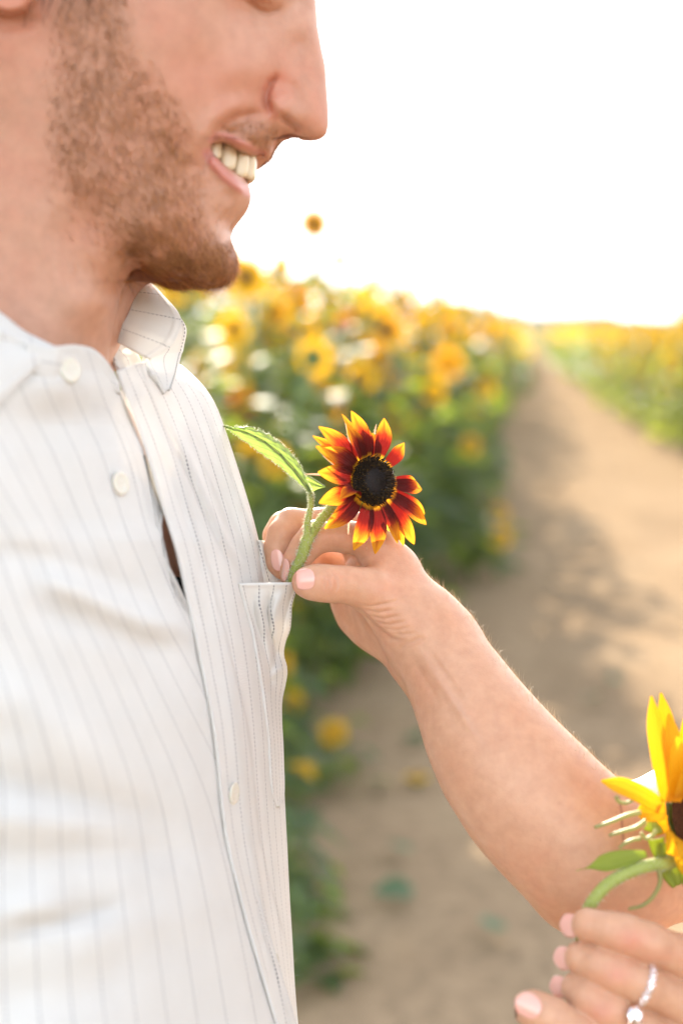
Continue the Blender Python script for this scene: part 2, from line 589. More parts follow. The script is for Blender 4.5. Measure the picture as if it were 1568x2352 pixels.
# low border plants along the left edge
low = [(-.04, 2.95, 8, .62), (-.09, 3.12, 8, .85), (-.08, 3.35, 8, .7), (-.16, 3.5, 8, 1.0), (-.22, 3.6, 7, .72), (-.12, 4.35, 6, .95), (-.24, 4.75, 7, .85), (-.10, 5.3, 7, .8), (.02, 5.75, 7, 1.0), (.10, 6.3, 7, 1.05), (.28, 6.9, 7, 1.05), (.42, 7.5, 7, 1.1), (.56, 8.3, 7, 1.1), (.72, 9.0, 7, 1.1), (.88, 9.9, 7, 1.0), (1.08, 10.6, 7, 1.0), (1.2, 11.9, 7, 1.0)]
for i, (x, y, k, sc_) in enumerate(low):
    place(k, x - .05, y, rs.uniform(-1, 1), sc_, LB_E if k != 8 else LB_W, 'low plants along the path border')
nright = 0
for row in range(7):
    y = 12.5 + row * .3
    while y < 60:
        x = pr_(y) + 0.22 + row * 0.6 + rs.normal() * 0.09
        px = 784 + x / y / KPX
        if px < 1760:
            k = int(rs.choice([4, 5, 5, 4, 0, 2]))
            hs = 0.94 + 0.06 * rs.normal()
            if y < 30 and nright < 95:
                nright += 1
                place(k, x, y, rs.normal() * .6, hs, LB_R, GR)
            else: stuff_xy.append((x, y, hs))
        y += 0.5 * rs.uniform(.8, 1.25)
place(4, pr_(18.2) + .55, 18.4, .3, 1.13, 'blurred tall sunflower plant standing above its row near the right picture edge', None)
tl_ = make_plant(41, 1.86, 20, [(1.0, .03, CAMD + .15, .09)], M_LEAF, [Op]); tl_.location = (.0, 5.9, 0)
tag(tl_, 'tallest blurred sunflower plant, its flower alone against the white sky', 'sunflower plant')
# plants whose single bloom stands out on the near bank
for i, (px, py, Y, R, m_, lb) in enumerate([
    (1155, 1235, 7.9, .066, Yp, 'low yellow bloom, lower of two above the path edge beside the dark bank'), (1157, 1178, 8.1, .062, Yp, 'low yellow bloom, upper of two above the path edge beside the dark bank'),
    (1090, 1020, 7.7, .066, Yp, 'yellow bloom half way up the bank, right of the bicolour flower'), (985, 900, 6.9, .062, Yp, 'small round yellow bloom above right of the bicolour flower'),
    (1035, 832, 7.6, .090, Op, 'large golden bloom near the top of the bank, right of the bicolour flower'), (875, 862, 5.9, .070, Yp, 'round yellow bloom with a darker eye straight above the bicolour flower'),
    (862, 757, 6.1, .085, Op, 'large golden bloom near the top of the bank above the bicolour flower'), (1060, 768, 8.2, .070, Yp, 'yellow bloom at the top of the bank towards the path'),
    (1070, 895, 7.9, .055, Yp, 'small yellow bloom under the large golden one'), (690, 1805, 4.1, .056, Yp, 'yellow bloom low beside the white shirt front, the larger and nearer of two'), (757, 1700, 4.3, .048, Yp, 'small yellow bloom low beside the white shirt front, farther from the shirt'), (560, 930, 4.6, .05, Rp, 'rusty red bloom close to the white shoulder'), (800, 905, 5.5, .05, Rp, 'dim rusty bloom above the bicolour flower')]):
    z_ = CAM_H + Y * (_c * 0 + (745 - py) * KPX); x_ = (px - 784) * KPX * Y
    o = make_plant(60 + i, max(z_, .12), 12 if z_ > .5 else 9, [(1.0, .10, CAMD + .12 * (-1) ** i, R / .84)], M_LEAF, [m_], z_ < .6, .17 if z_ > .5 else .10)
    o.location = (x_, Y + .10, 0); tag(o, 'blurred plant, ' + lb, 'sunflower plant')
# a withered dark plant by the far path edge
dk = make_plant(31, 1.0, 26, [], M_DEAD, [Rp], True, .22)
dk.name = 'withered_plant'; dk.location = (pl(27) - .05, 27, 0); dk.scale = (1.15, 1.15, 1.0)
tag(dk, 'dark withered plant far off at the left edge of the path', 'withered plant')
# everything farther: one mass of stems, leaves and heads
far = MB()
for x in np.arange(-40, 60, 1.15):
    for y in np.arange(60, 150, 3.0):
        xx = x + rs.normal() * .3
        if pl(y) < xx < pr_(y): continue
        if abs((xx / y) / KPX + 784 - 1100) < 800: stuff_xy.append((xx, y, 1.0))
vv, ff, mm = [], [], []
for (x, y, s) in stuff_xy:
    nlf = 12 if y < 60 else 6
    for i in range(nlf):
        c = np.array([x + rs.normal() * .16, y + rs.normal() * .16, rs.uniform(.1, 1.25) * s])
        a = rs.uniform(0, 6.28); d = np.array([math.cos(a), math.sin(a), rs.uniform(-.8, .3)]); sdv = np.array([-math.sin(a), math.cos(a), rs.normal() * .4])
        L = rs.uniform(.10, .17); k = len(vv)
        vv += [c - d * L, c + sdv * L * .6, c + d * L, c - sdv * L * .6]; ff.append((k, k + 1, k + 2, k + 3)); mm.append(0)
    for i in range(3 if y < 60 else 1):
        c = np.array([x + rs.normal() * .14, y + rs.normal() * .14, s * rs.uniform(1.0, 1.42)])
        a = CAMD + rs.normal() * .9; d = np.array([math.cos(a), math.sin(a), .15]); e1 = np.array([-math.sin(a), math.cos(a), 0]); e2 = np.cross(d, e1)
        k = len(vv); R = rs.uniform(.06, .085)
        vv += [c + R * (math.cos(t) * e1 + math.sin(t) * e2) * (1 if j % 2 else .75) for j, t in enumerate(np.linspace(0, 2 * math.pi, 12, endpoint=False))] + [c + d * .02]
        for j in range(12): ff.append((k + j, k + (j + 1) % 12, k + 12)); mm.append(1)
fo = mesh_np('far_sunflowers', vv, ff, smooth=False, mats=[M_LEAF, M_PETY], fm=mm)
tag(fo, kind='stuff')

# clods and pebbles strewn over the path
rc = np.random.default_rng(8); vv, ff = [], []
base_ = np.array([(1, 0, 0), (.3, .95, 0), (-.8, .6, 0), (-.8, -.6, 0), (.3, -.95, 0), (.05, 0, .7)])
for i in range(2600):
    Y = 2.4 + 14 * rc.uniform() ** 1.5; x = rc.uniform(pl(Y) - .4, pr_(Y)); r_ = .004 + .016 * rc.uniform() ** 3
    k = len(vv); q = base_ * r_ * rc.uniform(.6, 1.3, (6, 3)); a_ = rc.uniform(0, 6.28)
    vv += [(x + p_[0] * math.cos(a_) - p_[1] * math.sin(a_), Y + p_[0] * math.sin(a_) + p_[1] * math.cos(a_), .012 + p_[2]) for p_ in q]
    ff += [(k + j, k + (j + 1) % 5, k + 5) for j in range(5)]
cl_ = mesh_np('gravel', vv, ff, mat_soil('clods', (.16, .11, .07), (.24, .17, .11), (.32, .24, .16), 5)); tag(cl_, kind='stuff')

# fallen leaves and a blossom on the path
M_FALL = leafy('fallen_leaf', (0.07, 0.12, 0.06), (0.11, 0.17, 0.09), (0.12, 0.2, 0.05), 30)
fl = [(840, 1840, 'grey green fallen leaf lying on the sand beside the shirt hem side of the path', .10, 0), (1135, 2195, 'small green fallen leaf alone on the sand left of the fingers', .085, 0),
      (950, 2095, 'green fallen leaf on sand between the low plants and the forearm', .11, 0), (940, 1725, 'dark green fallen leaf on sand just below the forearm', .10, 0),
      (1340, 1640, 'dull fallen leaf on sand between forearm and yellow sunflower', .09, 0), (935, 2005, 'dark fallen leaf on sand below the small yellow blossom', .09, 0),
      (1420, 1590, 'dull fallen leaf on sand above the yellow sunflower', .07, 0)]
for i, (px, py, lb, L, _) in enumerate(fl):
    ang = PITCH + math.atan((py - 1176) * KPX); 
    Y = CAM_H / math.tan(ang); dd = Y * _c + CAM_H * _s
    x = (px - 784) * KPX * dd
    r2 = np.random.default_rng(50 + i)
    v, f = leaf_geo((0, 0, .03), (math.cos(i * 1.7), math.sin(i * 1.7), .05), L, L * .42, .1, .3 * (-1) ** i, r2)
    o = mesh_np('fallen_leaf', v, f, M_FALL); o.location = (x, Y, .03)
    tag(o, lb, 'fallen leaf')
ang = PITCH + math.atan((1828 - 1176) * KPX); Y = CAM_H / math.tan(ang); dd = Y * _c + CAM_H * _s
pet, disc, cal = head_geo(np.random.default_rng(5), .045, 14, .015)
hd = cal.build('fallen_blossom', M_STEM); hd.location = ((957 - 784) * KPX * dd, Y, .06)
pet.build('petals', M_PETY, hd); disc.build('disc', M_DISCY, hd)
tag(hd, 'small yellow blossom fallen on the sandy path left of the forearm', 'blossom')

# evening haze: one even box of air round camera and field
hm_, nt, out = new_mat('field_haze')
vp = N(nt, 'ShaderNodeVolumePrincipled'); vp.inputs['Color'].default_value = (.92, .95, 1, 1); vp.inputs['Density'].default_value = .0003
nt.links.new(vp.outputs[0], out.inputs['Volume'])
hx = [(-260, -30), (360, -30), (360, 480), (-260, 480)]
hv = [(x, y, -1) for x, y in hx] + [(x, y, 9.0) for x, y in hx]
hz_ = mesh_np('haze', hv, [(3, 2, 1, 0), (4, 5, 6, 7), (0, 1, 5, 4), (1, 2, 6, 5), (2, 3, 7, 6), (3, 0, 4, 7)], hm_, smooth=False)
tag(hz_, kind='stuff')
# ------------------------------------------------------------------ skin
def mat_skin(name, base, red, pale, beard=None, sss=0.25, rad=0.006, rough=0.5, bumps=0.25):
    m, nt, out = new_mat(name)
    co = objco(nt)
    n1 = noise(nt, 28, 4, 0.6, co); n2 = noise(nt, 140, 3, 0.6, co); n3 = noise(nt, 900, 3, 0.7, co)
    c = ramp(nt, n1.outputs[0], [(0.25, pale), (0.5, base), (0.80, red)]).outputs[0]
    c = mixc(nt, 0.30, c, ramp(nt, n2.outputs[0], [(0.3, (0.38, 0.34, 0.32)), (0.65, (0.62, 0.60, 0.60))]).outputs[0], 'OVERLAY')
    at = N(nt, 'ShaderNodeAttribute', attribute_name='tint')       # flush, lips, beard shadow: the skin's own colours, plus painted elbow-fold shade
    c = mixc(nt, at.outputs['Alpha'], c, at.outputs['Color'])
    p = N(nt, 'ShaderNodeBsdfPrincipled')
    nt.links.new(c, p.inputs['Base Color'])
    p.inputs['Roughness'].default_value = rough
    p.inputs['Specular IOR Level'].default_value = 0.4
    p.inputs['Subsurface Weight'].default_value = sss
    p.inputs['Subsurface Radius'].default_value = (1.0, 0.35, 0.18)
    p.inputs['Subsurface Scale'].default_value = rad
    vor = N(nt, 'ShaderNodeTexVoronoi'); vor.inputs['Scale'].default_value = 1000
    nt.links.new(co, vor.inputs['Vector'])
    h = math_n(nt, 'ADD', math_n(nt, 'MULTIPLY', n3.outputs[0], 0.7), math_n(nt, 'MULTIPLY', vor.outputs['Distance'], 0.5))
    nt.links.new(bump(nt, h, bumps, 0.0005), p.inputs['Normal'])
    nt.links.new(p.outputs[0], out.inputs[0])
    return m


M_SKIN = mat_skin('man_skin', (0.44, 0.222, 0.142), (0.445, 0.185, 0.115), (0.46, 0.255, 0.172))


def set_tint(o, rgba):
    a = o.data.color_attributes.new('tint', 'FLOAT_COLOR', 'POINT')
    a.data.foreach_set('color', np.asarray(rgba, np.float32).ravel())


# ------------------------------------------------------------------ the man: head and neck as one surface
D0 = 0.715
PK = KPX * D0
face = [(560, -560), (640, -470), (690, -360), (712, -260), (722, -170), (726, -100), (723, -50), (724, -10), (726, 5), (730, 61), (739, 112), (748, 153), (751, 204), (754, 245), (755, 283), (750, 304), (740, 313), (729, 317), (703, 317),
        (685, 312), (672, 308.5), (655, 309), (645, 311.5), (636, 319), (627, 335), (621, 351), (616, 357), (609, 358), (602, 354), (590, 356), (578, 366), (567, 385), (562, 400), (563, 410), (568, 418), (575, 432), (576, 446), (572, 460), (561, 479), (541, 501), (529, 519),
        (527, 538), (532, 560), (541, 585), (541, 607), (531, 626), (512, 639), (480, 645.5), (440, 641.5), (398, 635.5), (358, 626), (330, 619), (309, 618.5), (302, 626), (295, 640), (284, 662), (272, 700), (262, 745), (252, 800), (246, 860), (262, 930), (290, 1010)]
backl = [(330, -700), (-60, -640), (-230, -500), (-320, -320), (-340, -120), (-318, 60), (-290, 180), (-285, 300), (-300, 450), (-320, 600), (-350, 760), (-400, 900), (-430, 1010)]
top = (440, -700)
fp = np.array([(440, -705)] + [(500, -640)] + face, float)
bp = np.array([(410, -705)] + backl[0:1] + backl[1:], float)
bp[1] = (200, -690)
fy = np.array([p[1] for p in fp]); fx = np.array([p[0] for p in fp])
for i in range(1, len(fy)):                     # rows need a strictly falling outline
    if fy[i] <= fy[i - 1]: fy[i] = fy[i - 1] + 0.35
# strongly overhanging pieces (nose base, mouth, chin underside): exact rows
dense = []
for a, b in zip(fy[:-1], fy[1:]):
    n = int(max(1, min(40, math.ceil((b - a) / 2.6)))) if b > -90 else int(max(1, math.ceil((b - a) / 10)))
    dense += list(np.linspace(a, b, n, endpoint=False))
# extra rows where the outline jumps sideways
rows = np.array(sorted(set(np.round(dense, 3))) + [fy[-1]])
ext = []
for a, b in zip(rows[:-1], rows[1:]):
    xa, xb = np.interp([a, b], fy, fx)
    k = int(abs(xa - xb) / 9)
    if k > 0: ext += list(np.linspace(a, b, k + 2)[1:-1])
rows = np.array(sorted(np.r_[rows, ext]))
fr = np.interp(rows, fy, fx)
bk = cubic(bp[:, 1], bp[:, 0], np.clip(rows, bp[0, 1], bp[-1, 1]))
# half width in cm at control points (layout pixels); outline points are zero
ctl = [
    # nose
    (705, 40, 1.25), (690, 100, 1.35), (722, 100, .85), (715, 180, 1.15), (735, 190, .72), (738, 250, .75), (725, 290, .85), (700, 250, 1.55), (680, 180, 1.75), (660, 120, 2.0), (668, 60, 2.1), (690, 0, 1.4),
    (650, 225, 2.0), (672, 265, 1.85), (640, 190, 2.05), (640, 250, 1.95),
    # upper lip and mouth area
    (615, 280, 2.15), (600, 300, 2.45), (610, 325, 1.75), (580, 310, 2.7), (560, 285, 2.9), (585, 335, 2.1), (540, 320, 2.95), (520, 310, 3.05),
    (500, 330, 3.2), (490, 350, 3.3), (540, 370, 2.45), (560, 390, 1.6), (520, 400, 2.6), (545, 430, 2.1), (500, 420, 2.95), (520, 460, 2.5), (480, 470, 3.1),
    # cheek
    (600, 220, 2.55), (590, 170, 3.35), (560, 230, 3.55), (550, 150, 4.25), (540, 80, 4.65), (600, 100, 3.5), (630, 60, 2.8), (620, 20, 2.9), (585, 10, 3.6), (500, 200, 4.7), (510, 270, 4.15), (470, 260, 4.75), (480, 310, 4.15),
    (460, 150, 5.35), (470, 60, 5.7), (400, 100, 6.25), (400, 200, 5.85), (400, 300, 5.35), (430, 380, 4.4), (430, 460, 4.1), (360, 400, 5.3), (300, 300, 6.0), (300, 180, 6.5), (300, 50, 6.9), (200, 200, 6.75), (200, 330, 6.45), (200, 60, 7.0), (120, 100, 6.9), (120, 250, 6.6), (130, 380, 6.25),
    # jaw line and chin
    (220, 430, 6.05), (300, 480, 5.5), (360, 500, 5.1), (300, 560, 4.9), (360, 570, 4.2), (420, 540, 3.9), (420, 600, 3.0), (470, 530, 3.1), (480, 580, 2.75), (490, 620, 1.9), (515, 560, 1.9), (505, 520, 2.2), (520, 600, 1.55), (450, 625, 2.1), (380, 610, 3.0), (340, 600, 3.6),
    # neck
    (250, 600, 4.7), (200, 520, 5.4), (200, 620, 5.0), (240, 700, 3.9), (150, 600, 5.35), (150, 720, 5.2), (60, 500, 6.0), (50, 650, 5.9), (50, 800, 6.2), (-60, 550, 6.1), (-80, 750, 6.6), (-180, 500, 5.6), (-200, 700, 6.0), (-180, 900, 7.0), (0, 930, 6.2), (150, 880, 5.0), (200, 960, 4.2), (60, 380, 6.2), (0, 300, 6.4), (-100, 300, 6.3), (-200, 300, 4.9),
    # skull
    (0, 100, 7.2), (-100, 50, 7.2), (-220, 50, 5.8), (0, -100, 7.7), (-200, -100, 6.8), (0, -300, 7.8), (-180, -300, 6.8), (-60, -480, 6.6), (200, -100, 7.4), (200, -300, 7.6), (200, -500, 6.2), (400, -100, 6.6), (400, -300, 6.9), (400, -500, 5.2), (560, -100, 5.6), (560, -300, 5.6), (560, -430, 4.0), (650, -100, 4.0), (650, -250, 3.8), (600, -40, 4.6), (660, -40, 3.2), (50, -620, 3.4), (330, -620, 3.4),
]
ctl = np.array(ctl, float)
ob = []
oy = np.r_[np.linspace(-690, -60, 16), np.linspace(-30, 1000, 60)]
ob += [(np.interp(y, fy, fx), y, 0) for y in oy if not (612 < y < 660)]
ob += [(x, y, 0) for x, y in face if 300 < y < 372 or 600 < y < 700]
ob += [(cubic(bp[:, 1], bp[:, 0], np.array([y]))[0], y, 0) for y in np.linspace(-690, 1000, 26)]
ob += [(x, -700, 0) for x in (200, 300, 400, 470)]
allp = np.vstack([ctl, np.array(ob)])
S_ = 100.0


def tps_fit(P, g, lam=1e-4):
    X = P / S_; n = len(X)
    d2 = ((X[:, None] - X[None]) ** 2).sum(-1)
    K = 0.5 * d2 * np.log(d2 + 1e-12) + lam * np.eye(n)
    Q = np.c_[np.ones(n), X]
    A = np.block([[K, Q], [Q.T, np.zeros((3, 3))]])
    sol = np.linalg.lstsq(A, np.r_[g, 0, 0, 0], rcond=None)[0]
    return X, sol


def tps_eval(model, px, py):
    X, sol = model
    P = np.stack([px.ravel(), py.ravel()], -1) / S_
    r = np.empty(len(P))
    for i in range(0, len(P), 20000):
        d2 = ((P[i:i + 20000, None] - X[None]) ** 2).sum(-1)
        r[i:i + 20000] = (0.5 * d2 * np.log(d2 + 1e-12)) @ sol[:-3] + sol[-3] + P[i:i + 20000] @ sol[-2:]
    return r.reshape(px.shape)


hm = tps_fit(allp[:, :2], allp[:, 2] ** 2, 2e-3)
NCOL = 250
s = np.linspace(0, 1, NCOL)
sc_ = (1 - np.cos(np.pi * (0.16 * s + 0.84 * s ** 0.62))) / 2    # more columns towards the face
sc_ = (sc_ - sc_[0]) / (sc_[-1] - sc_[0])
PX = bk[:, None] + (fr - bk)[:, None] * sc_[None]
PY = np.repeat(rows[:, None], NCOL, 1)
wcm = np.sqrt(np.clip(tps_eval(hm, PX, PY), 0, None))
edge = np.minimum(PX - bk[:, None], fr[:, None] - PX)             # px to the outline along the row
wcm = np.minimum(wcm, 0.05 * np.sqrt(np.clip(edge, 0, None) * 2 * 260 + edge ** 2) + .0)
# -- sculpted detail (cm)
dt = np.zeros_like(wcm)
lipU = [(484, 322), (497, 311), (516, 311), (540, 320), (565, 334), (590, 348), (606, 352)]
lipL = [(476, 352), (494, 378), (515, 402), (538, 420), (558, 434), (572, 440)]
mouth = [(481, 336), (484, 329), (492, 325), (510, 323), (530, 330), (552, 343), (575, 355), (586, 358), (580, 368), (570, 388), (566, 410), (548, 407), (528, 392), (510, 378), (494, 362), (484, 348)]
fold = [(622, 262), (604, 262), (578, 262), (545, 268), (518, 284), (500, 306), (487, 330), (478, 356), (470, 384), (464, 410)]
alar = [(648, 176), (634, 178), (621, 190), (613, 210), (611, 232), (618, 254), (628, 266)]
nostr = [(636, 262), (652, 272), (668, 285), (684, 301), (690, 308)]
dt += ridge(PX, PY, alar, -0.46, 9, .3)
dt += ridge(PX, PY, [(632, 205), (634, 235), (648, 252), (668, 262)], 0.52, 22, .35)
dt += ridge(PX, PY, [(650, 178), (672, 200), (690, 232), (700, 262)], -0.14, 15, .4)
dt += ridge(PX, PY, nostr, -0.42, 9, .25)
dt += ridge(PX, PY, fold, -0.34, 11, .22)
dt += ridge(PX, PY, [(598, 236), (560, 240), (520, 256), (494, 280), (476, 312), (464, 346), (456, 384)], 0.34, 26, .3)
dt += ridge(PX, PY, [(470, 405), (462, 440), (466, 480)], -0.10, 14, .4)
dt += ridge(PX, PY, [(440, 350), (432, 400), (440, 450)], -0.12, 16, .4)
dt += ridge(PX, PY, lipU, 0.22, 8.5, .2) + ridge(PX, PY, lipL, 0.42, 13, .2)
dt += ridge(PX, PY, [(512, 432), (528, 455), (545, 470)], -0.16, 14, .4)
dt += ridge(PX, PY, [(500, 500), (520, 512)], -0.14, 20, .3)
dt += 0.25 * np.exp(-((PX - 505) / 34)**2 - ((PY - 590) / 34)**2)
dt += 0.30 * np.exp(-((PX - 555) / 55)**2 - ((PY - 165) / 48)**2)
# closed eye: bulging lid with a crease under it
dt += ridge(PX, PY, [(548, -4), (575, 8), (596, 24), (616, 30), (634, 24), (650, 6)], -0.20, 7, .25)
dt += 0.55 * np.exp(-((PX - 612) / 34)**2 - ((PY + 4) / 24)**2)
dt += ridge(PX, PY, [(590, 2), (606, 9), (626, 8)], -0.10, 4, .3)
dt += ridge(PX, PY, [(545, 14), (580, 40), (620, 52), (655, 44)], -0.08, 12, .3)
# ear: lobe at the left edge of the picture
ear = [(70, -170), (20, -230), (-60, -200), (-90, -100), (-70, -20), (-30, 22), (20, 38), (62, 28), (80, 2), (86, -40), (80, -100)]
de, _ = polydist(PX, PY, ear + ear[:1]); ine = inside(PX, PY, ear)
sde = np.where(ine, de, -de)
dt += 1.25 * sstep(-7, 16, sde) * (1 - 0.45 * sstep(20, 60, sde) * (PY < -20))
dt += ridge(PX, PY, [(-60, 40), (0, 58), (60, 54), (100, 30)], -0.18, 16, .3)
# throat and tendon
dt += ridge(PX, PY, [(60, 420), (110, 560), (170, 700), (215, 800)], 0.16, 40, .3)
dt += ridge(PX, PY, [(110, 480), (160, 600), (205, 700)], -0.10, 30, .3)
# beard area reads as a slightly raised uneven surface
beard_poly = [(150, -60), (118, 60), (108, 180), (104, 290), (118, 370), (150, 430), (190, 480), (226, 530), (262, 575), (300, 612), (340, 628), (440, 646), (520, 642), (545, 605), (535, 560), (505, 545), (480, 520), (462, 470), (450, 430), (446, 390), (440, 330), (425, 280), (400, 220), (362, 170), (325, 130), (300, 90), (292, 20), (290, -60)]
mou_poly = [(500, 318), (496, 304), (512, 284), (545, 272), (580, 268), (622, 272), (648, 290), (645, 308), (632, 322), (622, 340), (600, 342), (570, 326), (540, 310), (516, 304)]
edm, _ = polydist(PX, PY, mouth + mouth[:1])
inm = inside(PX, PY, mouth)
carve = np.where(inm, sstep(0, 7, edm), 0)
fadeE = sstep(2, 22, edge)
w = np.maximum(wcm + dt * fadeE, 0) * (1 - 0.0 * carve)
w = np.where(inm, np.minimum(w, np.maximum(w - 1.6 * carve, 0.10 + 0 * w)), w)
w = w / 100.0
w[:, 0] = 0; w[:, -1] = 0
Xm = cs(PX, PY, D0 - w)                            # near half seen exactly along the sight lines
Xf = Xm.copy(); Xf[..., 2] = D0 + w                # far half mirrored
nr = len(rows)
vn = Xm.reshape(-1, 3); vf_ = Xf[:, 1:-1][:, ::-1].reshape(nr, NCOL - 2, 3)
ring = np.concatenate([Xm, vf_], 1)                # closed rings
nring = ring.shape[1]
# the rings flow on into shoulders and torso (under the shirt)
ctrN = ring[-1].mean(0)
def torso_ring(yc, cx, cd_, hl, ht):
    a = np.arctan2((ring[-1] - ctrN)[:, 2], (ring[-1] - ctrN)[:, 0])
    lat = np.array([-0.34, 0, -0.94]); nm = np.array([0.94, 0, -0.34])
    th = np.unwrap(a) ; phi = th + math.atan2(0.34, 0.94) 
    p = np.array([cx, yc, cd_]) + ht * np.cos(phi)[:, None] * nm - hl * np.sin(phi)[:, None] * lat
    return p
yb = ring[-1][:, 1].mean()
tr = [torso_ring(yb - .02, -.165, .722, .10, .072), torso_ring(yb - .045, -.170, .725, .15, .082), torso_ring(yb - .09, -.172, .727, .172, .088), torso_ring(yb - .16, -.172, .728, .170, .092), torso_ring(yb - .30, -.172, .728, .165, .095), torso_ring(yb - .50, -.172, .728, .16, .095)]
allr = np.concatenate([ring] + [t[None] for t in tr], 0)
v = c2w(allr.reshape(-1, 3))
f = [tuple(x) for x in grid_faces(allr.shape[0], nring, wrap=True)]
f.append(tuple(range(nring - 1, -1, -1)))
man = empty('person', (-.17, .75, 0))
MINV = Matrix.Translation((.17, -.75, 0))
tag(man, 'smiling bearded man in a white pinstriped shirt looking down at the flower in his pocket', 'person')


def own(o, root, inv):
    o.parent = root; o.matrix_parent_inverse = inv; return o


bodym = mesh_np('body', v, f, M_SKIN)
own(bodym, man, MINV)
# colours that belong to the skin
px_, py_ = c2p(allr.reshape(-1, 3))
tint = np.zeros((len(v), 4))
def addt(mask, col):
    mask = np.clip(mask, 0, 1)[:, None]
    a0 = tint[:, 3:4]; a1 = 1 - (1 - a0) * (1 - mask)
    tint[:, :3] = np.where(a1 > 1e-6, (tint[:, :3] * a0 * (1 - mask) + np.array(col) * mask) / np.maximum(a1, 1e-6), 0)
    tint[:, 3:4] = a1
npx = px_; npy = py_
flush = 0.45 * np.exp(-((npx - 480) / 120)**2 - ((npy - 180) / 90)**2) + .55 * np.exp(-((npx - 640) / 40)**2 - ((npy - 210) / 50)**2) + 0.5 * np.exp(-((npx - 20) / 60)**2 - ((npy - 5) / 50)**2) + .3 * np.exp(-((npx - 740) / 30)**2 - ((npy - 270) / 60)**2)
addt(flush, (0.52, 0.20, 0.13))
d1, _ = polydist(npx, npy, beard_poly + beard_poly[:1]); s1 = np.where(inside(npx, npy, beard_poly), d1, -d1)
bm = sstep(-24, 50, s1 + 10 * np.sin(npx * .06) * np.sin(npy * .05))
d2, _ = polydist(npx, npy, mou_poly + mou_poly[:1]); s2 = np.where(inside(npx, npy, mou_poly), d2, -d2)
addt(0.34 * bm, (0.36, 0.145, 0.070)); addt(0.30 * sstep(-4, 14, s2), (0.26, 0.13, 0.075))
for ln, wd_, a_ in ((lipU, 8, .75), (lipL, 13, .85)):
    q, _ = polydist(npx, npy, ln); addt(a_ * sstep(wd_ * 1.35, wd_ * .6, q), (0.47, 0.185, 0.15))
q, _ = polydist(npx, npy, mouth + mouth[:1]); addt(np.where(inside(npx, npy, mouth), sstep(2, 8, q), 0), (0.25, 0.045, 0.03))
q, _ = polydist(npx, npy, alar); addt(.45 * np.exp(-(q / 12)**2), (0.45, 0.13, 0.08))
set_tint(bodym, tint)

# teeth: an upper row on a dental arch inside the open mouth
M_TOOTH, nt, out = new_mat('tooth_enamel')
p = N(nt, 'ShaderNodeBsdfPrincipled'); p.inputs['Base Color'].default_value = (0.64, 0.53, 0.36, 1); p.inputs['Roughness'].default_value = .25
p.inputs['Subsurface Weight'].default_value = .3; p.inputs['Subsurface Radius'].default_value = (.6, .5, .3); p.inputs['Subsurface Scale'].default_value = .003
nt.links.new(p.outputs[0], out.inputs[0])
tm = MB()
# (px, top py, bottom py, half width px, half-arch offset cm)
tl = [(577, 358, 412, 12, .30), (556, 350, 408, 17, 1.0), (526, 335, 392, 18, 1.66), (497, 327, 366, 14, 2.2)]
for side in (-1, 1):
    for (tx, ty0, ty1, hw, off) in tl:
        vs = []
        na, nb = 12, 10
        for i in range(nb):
            q = i / (nb - 1); yy = ty0 - 6 + (ty1 - ty0 + 6) * q
            wq = hw * (0.86 + .20 * math.sin(q * math.pi * .8)) * (1 if 0.04 < q < .93 else .72)
            for j in range(na):
                a = 2 * math.pi * j / na
                xx = tx + (q - .3) * (ty1 - ty0) * -.10 + wq * math.cos(a)
                dd = off / 100 + (0.0030 * math.sin(a)) * (1 if 0.04 < q < .93 else .5) - 0.0012 * math.cos(a)
                vs.append(cs(xx, yy, D0 - dd * 1.0) if side < 0 else cs(xx, yy, D0 - dd) * np.array([1, 1, 0]) + np.array([0, 0, D0 + dd]))
        k = len(vs)
        fs = [tuple(x) for x in grid_faces(nb, na, wrap=True)] + [tuple(range(na)), tuple(range((nb - 1) * na, nb * na))]
        tm.add(c2w(np.array(vs)), fs)
teeth = tm.build('teeth', M_TOOTH); own(teeth, man, MINV)

# ------------------------------------------------------------------ hair strands
def mat_hair(name, c1, c2):
    m, nt, out = new_mat(name)
    rnd = N(nt, 'ShaderNodeNewGeometry').outputs['Random Per Island']
    c = mixc(nt, rnd, c1, c2)
    p = N(nt, 'ShaderNodeBsdfPrincipled'); p.inputs['Roughness'].default_value = .45
    nt.links.new(c, p.inputs['Base Color'])
    t = N(nt, 'ShaderNodeBsdfTranslucent'); nt.links.new(c, t.inputs[0])
    mx = N(nt, 'ShaderNodeMixShader'); mx.inputs[0].default_value = .35
    nt.links.new(p.outputs[0], mx.inputs[1]); nt.links.new(t.outputs[0], mx.inputs[2])
    nt.links.new(mx.outputs[0], out.inputs[0])
    return m


M_BEARD = mat_hair('beard_hair', (0.16, 0.048, 0.014), (0.82, 0.39, 0.14))
M_HAIR = mat_hair('head_hair', (0.05, 0.025, 0.012), (0.14, 0.07, 0.03))


